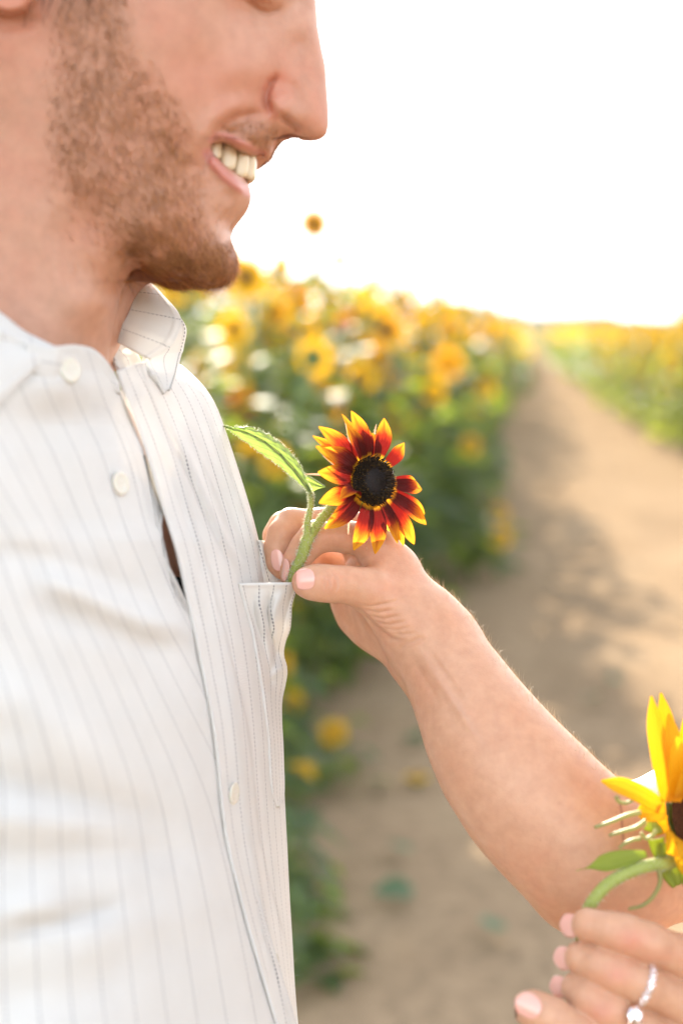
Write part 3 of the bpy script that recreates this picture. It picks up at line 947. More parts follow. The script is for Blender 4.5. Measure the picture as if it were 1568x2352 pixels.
def strands(P, Nn, D, L, r, curl, rs, nseg=3):
    """triangular-section hairs rooted at P, growing along D (unit), tapered"""
    n = len(P)
    t = np.linspace(0, 1, nseg + 1)
    side = np.cross(D, Nn); side /= np.linalg.norm(side, axis=1, keepdims=True) + 1e-9
    bend = rs.normal(size=(n, 1)) * curl; bend2 = np.abs(rs.normal(size=(n, 1))) * curl
    pts = P[:, None] + D[:, None] * (L[:, None, None] * t[None, :, None]) + (side * bend * L[:, None])[:, None] * (t**2)[None, :, None] - (Nn * bend2 * L[:, None])[:, None] * (t**2)[None, :, None]
    rad = r[:, None] * (1 - 0.8 * t)[None]
    up = np.cross(side, D)
    V = []
    for k in range(3):
        a = 2 * math.pi * k / 3
        V.append(pts + rad[..., None] * (math.cos(a) * side + math.sin(a) * up)[:, None])
    V = np.stack(V, 2).reshape(-1, 3)               # n, seg+1, 3
    base = np.arange(n)[:, None, None] * (nseg + 1) * 3
    a = np.arange(nseg)[None, :, None] * 3; k = np.arange(3)[None, None, :]; k2 = (k + 1) % 3
    F = np.stack([base + a + k, base + a + k2, base + a + 3 + k2, base + a + 3 + k], -1).reshape(-1, 4)
    return V, F


def surf_normals(R):
    du = np.gradient(R, axis=1); dv = np.gradient(R, axis=0)
    n = np.cross(du, dv); n /= np.linalg.norm(n, axis=-1, keepdims=True) + 1e-12
    return n


def samplers(G):
    """area weighted random samples on a grid of points; returns row, col floats"""
    e1 = G[1:, 1:] - G[:-1, :-1]; e2 = G[1:, :-1] - G[:-1, 1:]
    return 0.5 * np.linalg.norm(np.cross(e1, e2), axis=-1)


def sample_grid(G, dens, n, rs):
    A = samplers(G) * dens[:-1, :-1]
    cdf = np.cumsum(A.ravel()); i = np.searchsorted(cdf, rs.uniform(0, cdf[-1], n)); i = np.minimum(i, A.size - 1)
    r, c = np.divmod(i, A.shape[1]); u = rs.uniform(size=n)[:, None]; v = rs.uniform(size=n)[:, None]
    P = G[r, c] * (1 - u) * (1 - v) + G[r, c + 1] * u * (1 - v) + G[r + 1, c] * (1 - u) * v + G[r + 1, c + 1] * u * v
    return P, r, c


rsb = np.random.default_rng(77)
G = c2w(Xm); NG = surf_normals(Xm)
NG = NG[..., 0:1] * R_ + NG[..., 1:2] * U_ + NG[..., 2:3] * F_
chk = (NG[:, 60:-20] * (G[:, 60:-20] - c2w(np.array([-.1, 0, D0])))).sum()
if (NG * F_).sum() > 0: NG = -NG
db, _ = polydist(PX, PY, beard_poly + beard_poly[:1]); sb = np.where(inside(PX, PY, beard_poly), db, -db)
dm_, _ = polydist(PX, PY, mou_poly + mou_poly[:1]); sm_ = np.where(inside(PX, PY, mou_poly), dm_, -dm_)
clump = 0.65 + 0.35 * np.sin(PX * .045 + 2 * np.sin(PY * .03)) * np.sin(PY * .05 + 1.5 * np.sin(PX * .023))
dens = np.clip(sstep(-26, 56, sb) * clump * (0.62 + 0.12 * sstep(350, 560, PY)), 0, 2) + 0.55 * sstep(-4, 14, sm_) + 0.045 * sstep(100, -10, -sb) * (PY > 380) * (PX > 40)
dens *= (~inm)
P, r, c = sample_grid(G, dens, 15000, rsb)
n_ = NG[r, c]; px, py = PX[r, c], PY[r, c]
# growth: down the cheek, forward along the jaw, down on chin and lip
gx = 0.15 + 0.75 * sstep(330, 560, py) * sstep(520, 300, px); gy = np.full_like(gx, -1.0)
gx = np.where((py < 345) & (px > 490), -.35, gx)
g_ = gx[:, None] * R_ + gy[:, None] * U_ - 0.15 * F_ + rsb.normal(size=(len(P), 3)) * .30
g_ = g_ - n_ * (g_ * n_).sum(1, keepdims=True); g_ /= np.linalg.norm(g_, axis=1, keepdims=True)
lift = np.abs(rsb.normal(size=(len(P), 1))) * .28 + .22
Dh = g_ + n_ * lift; Dh /= np.linalg.norm(Dh, axis=1, keepdims=True)
L = rsb.uniform(.0035, .0090, len(P)) * (0.75 + .5 * sstep(480, 620, py)) * np.where((py < 345) & (px > 490), .6, 1)
V1, F1 = strands(P - n_ * .0004, n_, Dh, L, rsb.uniform(.00005, .00014, len(P)), .35, rsb)
# far half of the chin, seen against the light
P2 = w2c(P); keepf = (px > 300); P2 = P2[keepf]; P2[:, 2] = 2 * D0 - P2[:, 2]
fl = np.array([1, 1, -1.0])
n2 = (np.stack([n_ @ R_, n_ @ U_, n_ @ F_], -1) * fl)[keepf]; D2 = (np.stack([Dh @ R_, Dh @ U_, Dh @ F_], -1) * fl)[keepf]
tow = lambda q: q[:, 0:1] * R_ + q[:, 1:2] * U_ + q[:, 2:3] * F_
V2, F2 = strands(c2w(P2), tow(n2), tow(D2), L[keepf], np.full(len(P2), .00009), .35, rsb)
beard = mesh_np('beard', np.vstack([V1, V2]), np.vstack([F1, F2 + len(V1)]), M_BEARD); own(beard, man, MINV)
# hair on the skull (above the picture)
hl = (PY < -60 + 0.0 * PX) & ((PX < 230) | (PY < -430)) & (sde < -8)
hl2 = hl | ((PX < -60) & (PY < 180) & (sde < -8))
P, r, c = sample_grid(G, hl2.astype(float) + 1e-9, 5000, rsb)
n_ = NG[r, c]
g_ = -0.8 * U_ - 0.5 * R_ + rsb.normal(size=(len(P), 3)) * .3; g_ = g_ - n_ * (g_ * n_).sum(1, keepdims=True); g_ /= np.linalg.norm(g_, axis=1, keepdims=True)
Dh = g_ + n_ * .35; Dh /= np.linalg.norm(Dh, axis=1, keepdims=True)
V1, F1 = strands(P, n_, Dh, rsb.uniform(.015, .035, len(P)), np.full(len(P), .0005), .3, rsb)
P2 = w2c(P); P2[:, 2] = 2 * D0 - P2[:, 2]
n2 = np.stack([n_ @ R_, n_ @ U_, n_ @ F_], -1) * fl; D2 = np.stack([Dh @ R_, Dh @ U_, Dh @ F_], -1) * fl
V2, F2 = strands(c2w(P2), tow(n2), tow(D2), rsb.uniform(.015, .035, len(P)), np.full(len(P), .0005), .3, rsb)
hair = mesh_np('hair', np.vstack([V1, V2]), np.vstack([F1, F2 + len(V1)]), M_HAIR); own(hair, man, MINV)
# ------------------------------------------------------------------ shirt
def mat_shirt(name, stripe=True):
    m, nt, out = new_mat(name)
    uvn = N(nt, 'ShaderNodeUVMap'); uvn.uv_map = 'UVMap'
    sep = N(nt, 'ShaderNodeSeparateXYZ'); nt.links.new(uvn.outputs[0], sep.inputs[0])
    u, v = sep.outputs[0], sep.outputs[1]
    co = objco(nt)
    # thin woven stripe at every whole u, broken into stitches along v (metres)
    wob = noise(nt, 120, 2, .5, co)
    fu = math_n(nt, 'ABSOLUTE', math_n(nt, 'SUBTRACT', math_n(nt, 'FRACT', math_n(nt, 'ADD', u, 0.5)), 0.5))
    att = N(nt, 'ShaderNodeAttribute', attribute_name='per')           # metres per stripe
    du = math_n(nt, 'MULTIPLY', fu, att.outputs['Fac'])
    line = math_n(nt, 'LESS_THAN', du, 0.00026)
    dash = math_n(nt, 'GREATER_THAN', math_n(nt, 'FRACT', math_n(nt, 'MULTIPLY', v, 460.0)), 0.36)
    st = math_n(nt, 'MULTIPLY', line, dash)
    st = math_n(nt, 'MULTIPLY', st, math_n(nt, 'ADD', 0.45, math_n(nt, 'MULTIPLY', wob.outputs[0], .8), True))
    nz = noise(nt, 60, 3, .5, co)
    base = mixc(nt, nz.outputs[0], (0.74, 0.73, 0.71), (0.82, 0.81, 0.79))
    c = mixc(nt, st, base, (0.09, 0.085, 0.12))
    p = N(nt, 'ShaderNodeBsdfPrincipled'); p.inputs['Roughness'].default_value = .9
    p.inputs['Specular IOR Level'].default_value = .15
    p.inputs['Sheen Weight'].default_value = .25; p.inputs['Sheen Roughness'].default_value = .5
    nt.links.new(c, p.inputs['Base Color'])
    # weave
    w1 = N(nt, 'ShaderNodeTexWave'); w1.bands_direction = 'X'; w1.inputs['Scale'].default_value = 1.0; w1.inputs['Distortion'].default_value = 0.6
    mp = N(nt, 'ShaderNodeCombineXYZ')
    um = math_n(nt, 'MULTIPLY', math_n(nt, 'MULTIPLY', u, att.outputs['Fac']), 230.0)
    vm = math_n(nt, 'MULTIPLY', v, 230.0)
    nt.links.new(math_n(nt, 'ADD', um, vm), mp.inputs[0]); nt.links.new(w1.inputs['Vector'].node.inputs['Vector'], mp.outputs[0]) if False else nt.links.new(mp.outputs[0], w1.inputs['Vector'])
    w2 = N(nt, 'ShaderNodeTexWave'); w2.bands_direction = 'X'; w2.inputs['Scale'].default_value = 1.0; w2.inputs['Distortion'].default_value = 0.6
    mp2 = N(nt, 'ShaderNodeCombineXYZ'); nt.links.new(math_n(nt, 'SUBTRACT', um, vm), mp2.inputs[0]); nt.links.new(mp2.outputs[0], w2.inputs['Vector'])
    hh = math_n(nt, 'ADD', math_n(nt, 'MULTIPLY', w1.outputs['Fac'], w2.outputs['Fac']), math_n(nt, 'MULTIPLY', noise(nt, 700, 2, .6, co).outputs[0], .8))
    nt.links.new(bump(nt, hh, 0.5, .0006), p.inputs['Normal'])
    t = N(nt, 'ShaderNodeBsdfTranslucent'); nt.links.new(mixc(nt, 1.0, c, (0.95, .90, .80), 'MULTIPLY'), t.inputs[0])
    mx = N(nt, 'ShaderNodeMixShader'); mx.inputs[0].default_value = .26
    nt.links.new(p.outputs[0], mx.inputs[1]); nt.links.new(t.outputs[0], mx.inputs[2])
    nt.links.new(mx.outputs[0], out.inputs[0])
    return m


M_SHIRT = mat_shirt('pinstripe_cotton')


def sheet(name, G, U, Vv, per, parent, thick=0.0012, mat=None):
    """G rows x cols x 3 (world); U stripe coordinate, Vv metres; per = metres per stripe"""
    nr, nc = G.shape[:2]
    o = mesh_np(name, G.reshape(-1, 3), grid_faces(nr, nc), mat or M_SHIRT, uv=np.stack([U.ravel(), Vv.ravel()], -1))
    a = o.data.attributes.new('per', 'FLOAT', 'POINT'); a.data.foreach_set('value', np.broadcast_to(per, (nr, nc)).astype(np.float32).ravel())
    if thick:
        md = o.modifiers.new('cloth', 'SOLIDIFY'); md.thickness = thick; md.offset = 0
    own(o, parent, MINV)
    return o


def arclen_v(G):
    d = np.linalg.norm(np.diff(G, axis=0), axis=-1)
    return np.concatenate([np.zeros((1, G.shape[1])), np.cumsum(d, 0)], 0)


def period(G, U):
    d = np.linalg.norm(np.diff(G, axis=1), axis=-1); q = np.abs(np.diff(U, axis=1)) + 1e-6
    r = d / q; r = np.concatenate([r, r[:, -1:]], 1)
    return np.clip(r, .006, .03)


# stripe E traced on the near panel, spacing of its neighbours, and the free edge of the far panel
E_y = [700, 800, 933, 1041, 1099, 1156, 1222, 1317, 1405, 1493, 1625, 1748, 1845, 1942, 2043, 2220, 2310, 2500, 2800]
E_x = [-70, -45, 5, 70, 92, 120, 154, 195, 225, 273, 334, 390, 425, 445, 466, 498, 512, 545, 590]
Sp_y = [700, 900, 1100, 1222, 1400, 1600, 1800, 2000, 2300, 2800]
Sp_x = [58, 57, 51, 43, 44, 47, 53, 60, 66, 70]
ED = np.array([(268, 850), (275, 872), (300, 940), (340, 1040), (366, 1140), (381, 1195), (402, 1243), (415, 1309), (426, 1354), (438, 1410), (450, 1459), (463, 1534), (478, 1600), (489, 1654), (497, 1720), (502, 1774), (507, 1831), (514, 1890), (523, 1950), (543, 2025), (570, 2130), (597, 2220), (634, 2345), (675, 2480), (740, 2800)], float)
edge_x = lambda y: np.interp(y, ED[:, 1], ED[:, 0])
QD = np.array([-260, -120, -40, 0, 100, 200, 300, 400, 550, 700, 900, 1050, 1200], float)
DD = np.array([.800, .745, .718, .702, .666, .633, .603, .578, .556, .548, .556, .585, .64])


def near_depth(px, py):
    q = edge_x(np.maximum(py, 850)) - px
    return cubic(QD, DD, np.clip(q, -260, 1200).ravel()).reshape(np.shape(q)) - 0.020 * sstep(980, 870, py) * np.exp(-((px - 150) / 120.0) ** 2)


# top edge of the near panel (behind the collar leaf to the left)
TOP = np.array([(-520, 800), (-380, 742), (-250, 720), (-120, 728), (0, 760), (60, 785), (100, 800), (126, 803), (171, 799), (205, 806), (230, 822), (252, 850), (272, 888), (286, 925), (300, 960), (420, 1270)], float)
NK, NV = 150, 330
ks = np.linspace(11.0, -6.2, NK)                   # stripes, left to right
vy = np.linspace(0, 1, NV)
kk = np.repeat(ks[None], NV, 0)
def colx(k, y):
    e = np.interp(y, E_y, E_x); sp = np.interp(y, Sp_y, Sp_x)
    return e - np.sign(k) * sp * (np.abs(k) + .012 * k * k * np.sign(k))
def smooth_curve(xs, ys):
    yy = np.linspace(xs[0], xs[-1], 220); q = np.interp(yy, xs, ys)
    for _ in range(30): q[1:-1] = (q[:-2] + 2 * q[1:-1] + q[2:]) / 4
    return yy, q
_ey = smooth_curve(E_y, E_x); _sy = smooth_curve(Sp_y, Sp_x)
def colx(k, y):
    e = np.interp(y, *_ey); sp = np.interp(y, *_sy)
    return e - sp * (k + .012 * k * np.abs(k))
topy = np.empty(NK)
for i, k in enumerate(ks):
    y = 900.0
    for _ in range(40): y = 0.5 * y + 0.5 * np.interp(colx(k, y), TOP[:, 0], TOP[:, 1])
    topy[i] = y
PYs = topy[None] + (2640 - topy[None]) * (vy ** 1.0)[:, None]
PXs = colx(kk, PYs)
# keep the panel tucked a little way under the far panel's free edge
lim = edge_x(PYs) + np.interp(PYs, [850, 1170, 1195, 1230, 1300, 1330, 1384, 1410, 1425, 1500, 1700, 2352], [6, -2, -16, -32, -40, -40, -28, -12, 4, 22, 30, 34])
over = PXs > lim
PXs = np.where(over, lim + 10 * (1 - np.exp(-(PXs - lim) / 60)), PXs)
dN = near_depth(PXs, PYs)
dN = dN + np.where(PXs > edge_x(PYs) - 30, .0006 * sstep(-30, 20, PXs - edge_x(PYs)) * sstep(1380, 1440, PYs), 0)
# folds (metres towards the viewer side)
fo_ = np.zeros_like(dN)
for poly, h, sg in [
    ([(60, 1300), (215, 1375), (330, 1425), (420, 1447), (470, 1452)], .0100, 30),
    ([(40, 1370), (200, 1440), (330, 1485), (440, 1510)], -.0050, 32),
    ([(-100, 1240), (120, 1290), (290, 1350), (400, 1400)], -.0045, 36),
    ([(-150, 1560), (60, 1620), (260, 1760), (400, 1900)], .0055, 60),
    ([(-200, 1700), (0, 1790), (150, 1830), (330, 1870), (470, 1930)], -.0065, 44),
    ([(-200, 1800), (0, 1880), (160, 1890), (300, 1905)], .0060, 42),
    ([(-100, 1960), (60, 1980), (200, 1960), (380, 1960), (480, 1990)], -.0060, 48),
    ([(-100, 2120), (60, 2090), (190, 2080)], .0050, 40),
    ([(0, 2140), (120, 2120), (240, 2090), (300, 2060)], -.0060, 26),
    ([(120, 2200), (250, 2150), (380, 2110), (500, 2130)], .0050, 50),
    ([(-60, 2260), (150, 2290), (350, 2240)], -.0040, 60),
    ([(30, 900), (90, 1020), (150, 1180), (200, 1330)], -.0040, 34),
    ([(160, 900), (230, 1060), (300, 1220), (370, 1380)], .0022, 40),
    ([(-60, 1000), (30, 1150), (120, 1300)], .0040, 50),
    ([(60, 1500), (160, 1700), (240, 1900), (300, 2200)], .0025, 70),
    ([(280, 1620), (400, 1800), (470, 2000), (520, 2250)], .0028, 45)]:
    fo_ += ridge(PXs, PYs, poly, h, sg, .3)
fo_ += .0008 * np.sin(PXs * .02 + PYs * .013) * np.sin(PYs * .017 - PXs * .008)
fo_ *= .8
Gn = W(PXs, PYs, dN - fo_)
# wrap round the side and back in metres
def back_curve(y):
    z = np.interp(y, [700, 850, 1000, 1300, 1700, 2640], [.70, .86, .95, 1.0, 1.0, 1.0])
    P = np.array([(-.262, .565), (-.318, .60), (-.345, .68), (-.335, .78), (-.27, .88), (-.18, .925), (-.10, .915), (-.062, .87)])
    c = np.array([-.18, .73]); return c + (P - c) * z
NB = 60
Gb = np.empty((NV, NB, 3))
ylist = PYs[:, 0]
for r in range(NV):
    p0 = cs(PXs[r, 0], PYs[r, 0], (dN - fo_)[r, 0])
    bc = back_curve(ylist[r]); yv = p0[1]
    pts = np.vstack([[p0[[0, 2]]], bc])
    q = spline(pts, NB)
    Gb[r] = np.stack([q[:, 0], np.full(NB, yv), q[:, 1]], -1)
Gb = c2w(Gb)
Gall = np.concatenate([Gb[:, ::-1][:, :-1], Gn], 1)
Uall = np.concatenate([np.repeat(np.linspace(11 + 34, 11, NB)[None], NV, 0)[:, :-1], kk], 1)
shirt = sheet('shirt', Gall, Uall, arclen_v(Gall), period(Gall, Uall), man)
shirt['label'] = 'white cotton shirt with thin dashed dark pinstripes, open at the neck'

# ---- far front panel with its free edge on top
SL = np.array([(413, 838), (455, 870), (482, 900), (502, 950), (519, 1000), (545, 1080), (570, 1160), (592, 1240), (606, 1320), (618, 1400), (632, 1470), (640, 1540), (642, 1610), (646, 1700), (649, 1800), (652, 1860), (657, 1950), (662, 2060), (668, 2150), (673, 2250), (681, 2352), (700, 2500), (730, 2640)], float)
ysm, xsm = smooth_curve(SL[:, 1], SL[:, 0])
sil_x = lambda y: np.interp(y, ysm, xsm)
_edy, _edx = smooth_curve(ED[:, 1], ED[:, 0])
NF, NFV = 120, 330
fq = np.linspace(0, 1.55, NF)
tp = np.interp(fq, [0, .18, .5, .8, 1, 1.55], [852, 838, 822, 826, 842, 835])
PYf = tp[None] + (2640 - tp[None]) * np.linspace(0, 1, NFV)[:, None]
ff_ = np.repeat(fq[None], NFV, 0)
exx = np.interp(PYf, _edy, _edx); sxx = sil_x(PYf)
fc = np.clip(ff_, 0, 1)
gpx = 0.42 * fc + 0.58 * np.sin(fc * math.pi / 2)
PXf = exx + (sxx - exx) * gpx - np.where(ff_ > 1, (ff_ - 1) ** 2 * 260, 0)
dE = near_depth(exx, PYf) - .0014                                  # free edge lies on the near panel
# the opening above: the edge stands a little further out
dF = dE + (.803 - dE) * (0.80 * fc + .2 * fc ** 2) + np.where(ff_ > 1, (ff_ - 1) * .16, 0)
fo2 = np.zeros_like(dF)
for poly, h, sg in [
    ([(330, 905), (400, 1020), (470, 1180), (540, 1330)], -.0035, 12),
    ([(352, 920), (430, 1060), (500, 1220), (560, 1340)], .0045, 12),
    ([(400, 930), (470, 1080), (530, 1230), (590, 1335)], -.0035, 13),
    ([(460, 920), (505, 1030), (560, 1180), (600, 1310)], .0030, 9),
    ([(300, 960), (350, 1090), (405, 1220), (450, 1350), (480, 1470)], .0028, 12),
    ([(330, 960), (390, 1100), (440, 1240), (485, 1380)], -.0025, 10),
    ([(500, 1420), (530, 1600), (555, 1800), (590, 2050), (620, 2300)], .0030, 18),
    ([(545, 1460), (570, 1650), (590, 1850), (620, 2100), (645, 2352)], -.0022, 14),
    ([(555, 1850), (590, 2000), (620, 2150), (650, 2352)], .0022, 12)]:
    fo2 += ridge(PXf, PYf, poly, h, sg, .3)
# placket: stitched band along the edge
band = np.interp(PYf, [850, 1400, 1700, 2352], [70, 82, 95, 90]) * .82
fo2 += .0009 * sstep(0, 3, band - (PXf - exx)) * (ff_ < 1)
fo2 += .0016 * np.exp(-((PXf - exx) / 5) ** 2)
Gf = W(PXf, PYf, dF - fo2)
Uf = ff_ * 8.0 + .32
fpan = sheet('front_panel', Gf, Uf, arclen_v(Gf), period(Gf, Uf), man, .0016)
own(fpan, shirt, Matrix.Identity(4))

# ---- sleeves
def sleeve(path, rx, parent, name='sleeve'):
    P = spline(np.array(path), 60); T = np.gradient(P, axis=0); T /= np.linalg.norm(T, axis=1, keepdims=True)
    V, Fc = tube_arrays(c2w(P), np.interp(np.linspace(0, 1, 60), [0, .3, 1], rx), 48, caps=False)
    Gs = V.reshape(60, 48, 3); Gs = np.concatenate([Gs, Gs[:, :1]], 1)
    ang = np.linspace(0, 1, 49)
    nn_ = np.sin(np.linspace(0, 9, 60))[:, None] * np.cos(ang * 14)[None] * .0016
    Gs = Gs + (Gs - c2w(P)[:, None]) * (nn_ / .05)[..., None]
    Us = np.repeat((ang * 15)[None], 60, 0)
    o = sheet(name, Gs, Us, arclen_v(Gs), period(Gs, Us), parent, .0012)
    return o
s1 = sleeve([cs(318, 905, .915), cs(330, 940, .918), cs(345, 1000, .920), cs(372, 1080, .920), cs(400, 1180, .918), cs(428, 1325, .915), cs(425, 1700, .91), cs(410, 2000, .90), cs(400, 2500, .88)], [.034, .050, .050], man)
own(s1, shirt, Matrix.Identity(4))
sh0 = np.array([-.285, cs(0, 830, .58)[1], .60])
s2 = sleeve([sh0 + [.02, .03, .03], sh0 + [0, 0, 0], sh0 + [-.02, -.05, -.015], sh0 + [-.035, -.15, -.02], sh0 + [-.045, -.30, -.01], sh0 + [-.04, -.42, .0]], [.05, .065, .055], man)
own(s2, shirt, Matrix.Identity(4))
# forearms and hands out of sight below the sleeves are skin of the body; trousers carry the figure to the ground
M_TROUS = leafy('trouser_cloth', (0.10, 0.09, 0.075), (0.12, 0.105, 0.09), (0.02, 0.02, 0.02), 80, .9, .02)
tro = MB()
w0 = c2w(cs(150, 2600, .72)[None])[0]
for sy in (-.09, .09):
    pts = [(-.17 + .0 * sy, .72 + sy * .9, w0[2] + .06), (-.17, .72 + sy, .80), (-.17, .73 + sy, .45), (-.18, .73 + sy, .06)]
    tro.tube(spline(pts, 20), np.interp(np.linspace(0, 1, 20), [0, .3, 1], [.118, .10, .065]), 20)
trousers = tro.build('trousers', M_TROUS); own(trousers, man, MINV)
# dark undershirt seen through the gap
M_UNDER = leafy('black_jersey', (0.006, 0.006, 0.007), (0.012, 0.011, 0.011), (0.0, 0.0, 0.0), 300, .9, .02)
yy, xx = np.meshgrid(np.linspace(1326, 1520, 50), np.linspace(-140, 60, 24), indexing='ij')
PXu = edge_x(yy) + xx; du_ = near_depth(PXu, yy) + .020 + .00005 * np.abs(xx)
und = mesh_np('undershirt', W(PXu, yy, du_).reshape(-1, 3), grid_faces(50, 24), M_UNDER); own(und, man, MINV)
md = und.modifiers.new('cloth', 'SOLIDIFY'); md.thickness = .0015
# chest skin in the gap: part of the body already lies behind

# ---- pocket
pk_n, pk_v = 60, 150
PL = np.array([(548, 1341), (560, 1385), (576, 1440), (588, 1500), (598, 1560), (608, 1630), (615, 1690), (619, 1750), (622, 1800), (627, 1835), (634, 1852)], float)
PR = np.array([(681, 1339), (676, 1365), (669, 1390), (667, 1420), (664, 1445), (654, 1472), (650, 1490), (650, 1508), (656, 1530), (657, 1548), (653, 1572), (646, 1605), (645, 1650), (648, 1710), (650, 1770), (651, 1800), (650, 1826), (646, 1846), (640, 1855)], float)
tv = np.linspace(0, 1, pk_v)
LL = spline(PL, pk_v); RR = spline(PR, pk_v)
uu = np.linspace(0, 1, pk_n)
gx_ = 0.62 * uu + .38 * np.sin(uu * math.pi / 2)
PXp = LL[:, :1] + (RR[:, :1] - LL[:, :1]) * gx_[None]; PYp = LL[:, 1:] + (RR[:, 1:] - LL[:, 1:]) * gx_[None]
# depth: sits on the panel at the left seam, stands away from it at the mouth
dl = np.interp(LL[:, 0], [548, 600, 634], [.7535, .772, .788])
drr = np.interp(PYp[:, -1], [1339, 1400, 1470, 1600, 1855], [.772, .779, .790, .800, .802])
dP = dl[:, None] + (drr - dl)[:, None] * uu[None] ** 1.1 - .004
_m = (ff_ <= 1); _gx, _gy, _gd = PXf[_m], PYf[_m], (dF - fo2)[_m]
for _i in range(0, pk_v):
    _q = (PXp[_i][:, None] - _gx[None, ::3]) ** 2 + (PYp[_i][:, None] - _gy[None, ::3]) ** 2
    _pd = _gd[::3][_q.argmin(1)]
    _in = PXp[_i] < sil_x(PYp[_i]) + 6
    dP[_i] = np.where(_in, np.minimum(dP[_i], _pd - .0034), dP[_i])
for _ in range(12): dP[1:-1] = (dP[:-2] + 2 * dP[1:-1] + dP[2:]) / 4
for _ in range(8): dP[:, 1:-1] = (dP[:, :-2] + 2 * dP[:, 1:-1] + dP[:, 2:]) / 4
fo3 = np.zeros_like(dP)
for poly, h, sg in [([(600, 1345), (597, 1400), (612, 1470), (628, 1560)], .0028, 9), ([(622, 1345), (612, 1400), (622, 1460), (640, 1530)], -.0030, 8), ([(650, 1345), (632, 1400), (625, 1440), (640, 1500)], .0034, 9), ([(672, 1350), (652, 1420), (645, 1460)], -.0020, 7), ([(575, 1345), (585, 1420), (600, 1500)], -.0015, 8), ([(610, 1600), (630, 1500), (652, 1492)], -.0022, 9), ([(612, 1560), (635, 1540), (655, 1535)], .0022, 9)]:
    fo3 += ridge(PXp, PYp, poly, h, sg, .25)
fo3 += .0010 * np.exp(-((PYp - 1340) / 6) ** 2)
# distance to seam for a stitched edge
fo3 += -.0005 * np.exp(-((uu[None] * 100 - 5) / 2.0) ** 2) * np.ones_like(dP)
Gp = W(PXp, PYp, dP - fo3)
Up = np.repeat((uu * 4.3 - .25)[None], pk_v, 0) + .22 * np.sin(tv * 9)[:, None] * np.exp(-tv * 5)[:, None]
pocket = sheet('pocket', Gp, Up, arclen_v(Gp), np.clip(period(Gp, Up), .006, .02), man, .0016)
own(pocket, shirt, Matrix.Identity(4))
# cloth drawn up behind the pocket mouth
yy, xx = np.meshgrid(np.linspace(0, 1, 30), np.linspace(0, 1, 24), indexing='ij')
A = spline(np.array([(588, 1240), (590, 1290), (594, 1345)]), 30); B = spline(np.array([(607, 1243), (632, 1298), (672, 1346)]), 30)
PXq = A[:, :1] + (B[:, :1] - A[:, :1]) * xx; PYq = A[:, 1:] + (B[:, 1:] - A[:, 1:]) * xx
dq = .797 + .012 * xx - .006 * np.sin(xx * 3.1) + .0015 * np.sin(xx * 9 + yy * 5)
Gq = W(PXq, PYq, dq)
bk_ = sheet('pocket_lining', Gq, xx * 2.0 + .3, arclen_v(Gq), period(Gq, xx * 2 + .3), man, .0012)
own(bk_, shirt, Matrix.Identity(4))

# ---- collar
def patch(name, L, Rr, dL, dR, n=50, m=50, bul=0.0, us=3.0, u0=.3, rot=False, th=.0022, wave=0.0):
    A = spline(np.array(L, float), n); B = spline(np.array(Rr, float), n)
    t = np.linspace(0, 1, m)[None]; q = np.linspace(0, 1, n)[:, None]
    X = A[:, :1] + (B[:, :1] - A[:, :1]) * t; Y = A[:, 1:] + (B[:, 1:] - A[:, 1:]) * t
    da = np.interp(np.linspace(0, 1, n), np.linspace(0, 1, len(dL)), dL)[:, None]; db_ = np.interp(np.linspace(0, 1, n), np.linspace(0, 1, len(dR)), dR)[:, None]
    D = da + (db_ - da) * t - bul * np.sin(t * math.pi) + wave * np.sin(q * 7 + t * 4)
    D = D - .0009 * np.exp(-((t - .10) / .03) ** 2) - .0009 * np.exp(-((t - .90) / .03) ** 2)
    Gc = W(X, Y, D); U = np.broadcast_to((q if rot else t) * us + u0, X.shape).copy()
    Vv = arclen_v(Gc) if not rot else np.concatenate([np.zeros((n, 1)), np.cumsum(np.linalg.norm(np.diff(Gc, axis=1), axis=-1), 1)], 1)
    d = np.linalg.norm(np.diff(Gc, axis=0 if rot else 1), axis=-1).mean() * (n if rot else m)
    o = sheet(name, Gc, U, Vv, d / us, man, th)
    own(o, shirt, Matrix.Identity(4)); return o
# near leaf: upper fold line, lower free edge
cl = patch('collar', [(-300, 640), (-200, 655), (-90, 676), (0, 722), (54, 764), (96, 786), (126, 801)], [(-240, 900), (-170, 965), (-90, 990), (0, 924), (40, 884), (76, 848), (126, 806)], [.66, .625, .60, .612, .622, .632, .640], [.555, .545, .56, .585, .600, .615, .636], 60, 50, .006, 3.2, .25, True)
# near band end with its button
_bl = [(60, 788), (100, 797), (126, 796), (171, 792), (214, 803), (238, 824), (256, 850), (272, 882)]; _br = [(60, 850), (100, 868), (130, 880), (165, 888), (200, 893), (235, 896), (258, 899), (276, 904)]
_nd = lambda L, o: [float(near_depth(np.array([x * 1.0]), np.array([y * 1.0]))[0]) - o for x, y in L]
nb_ = patch('collar_band', _bl, _br, _nd(_bl, .0015), _nd(_br, .0015), 60, 30, .0015, 1.0, .5, False, .0016)
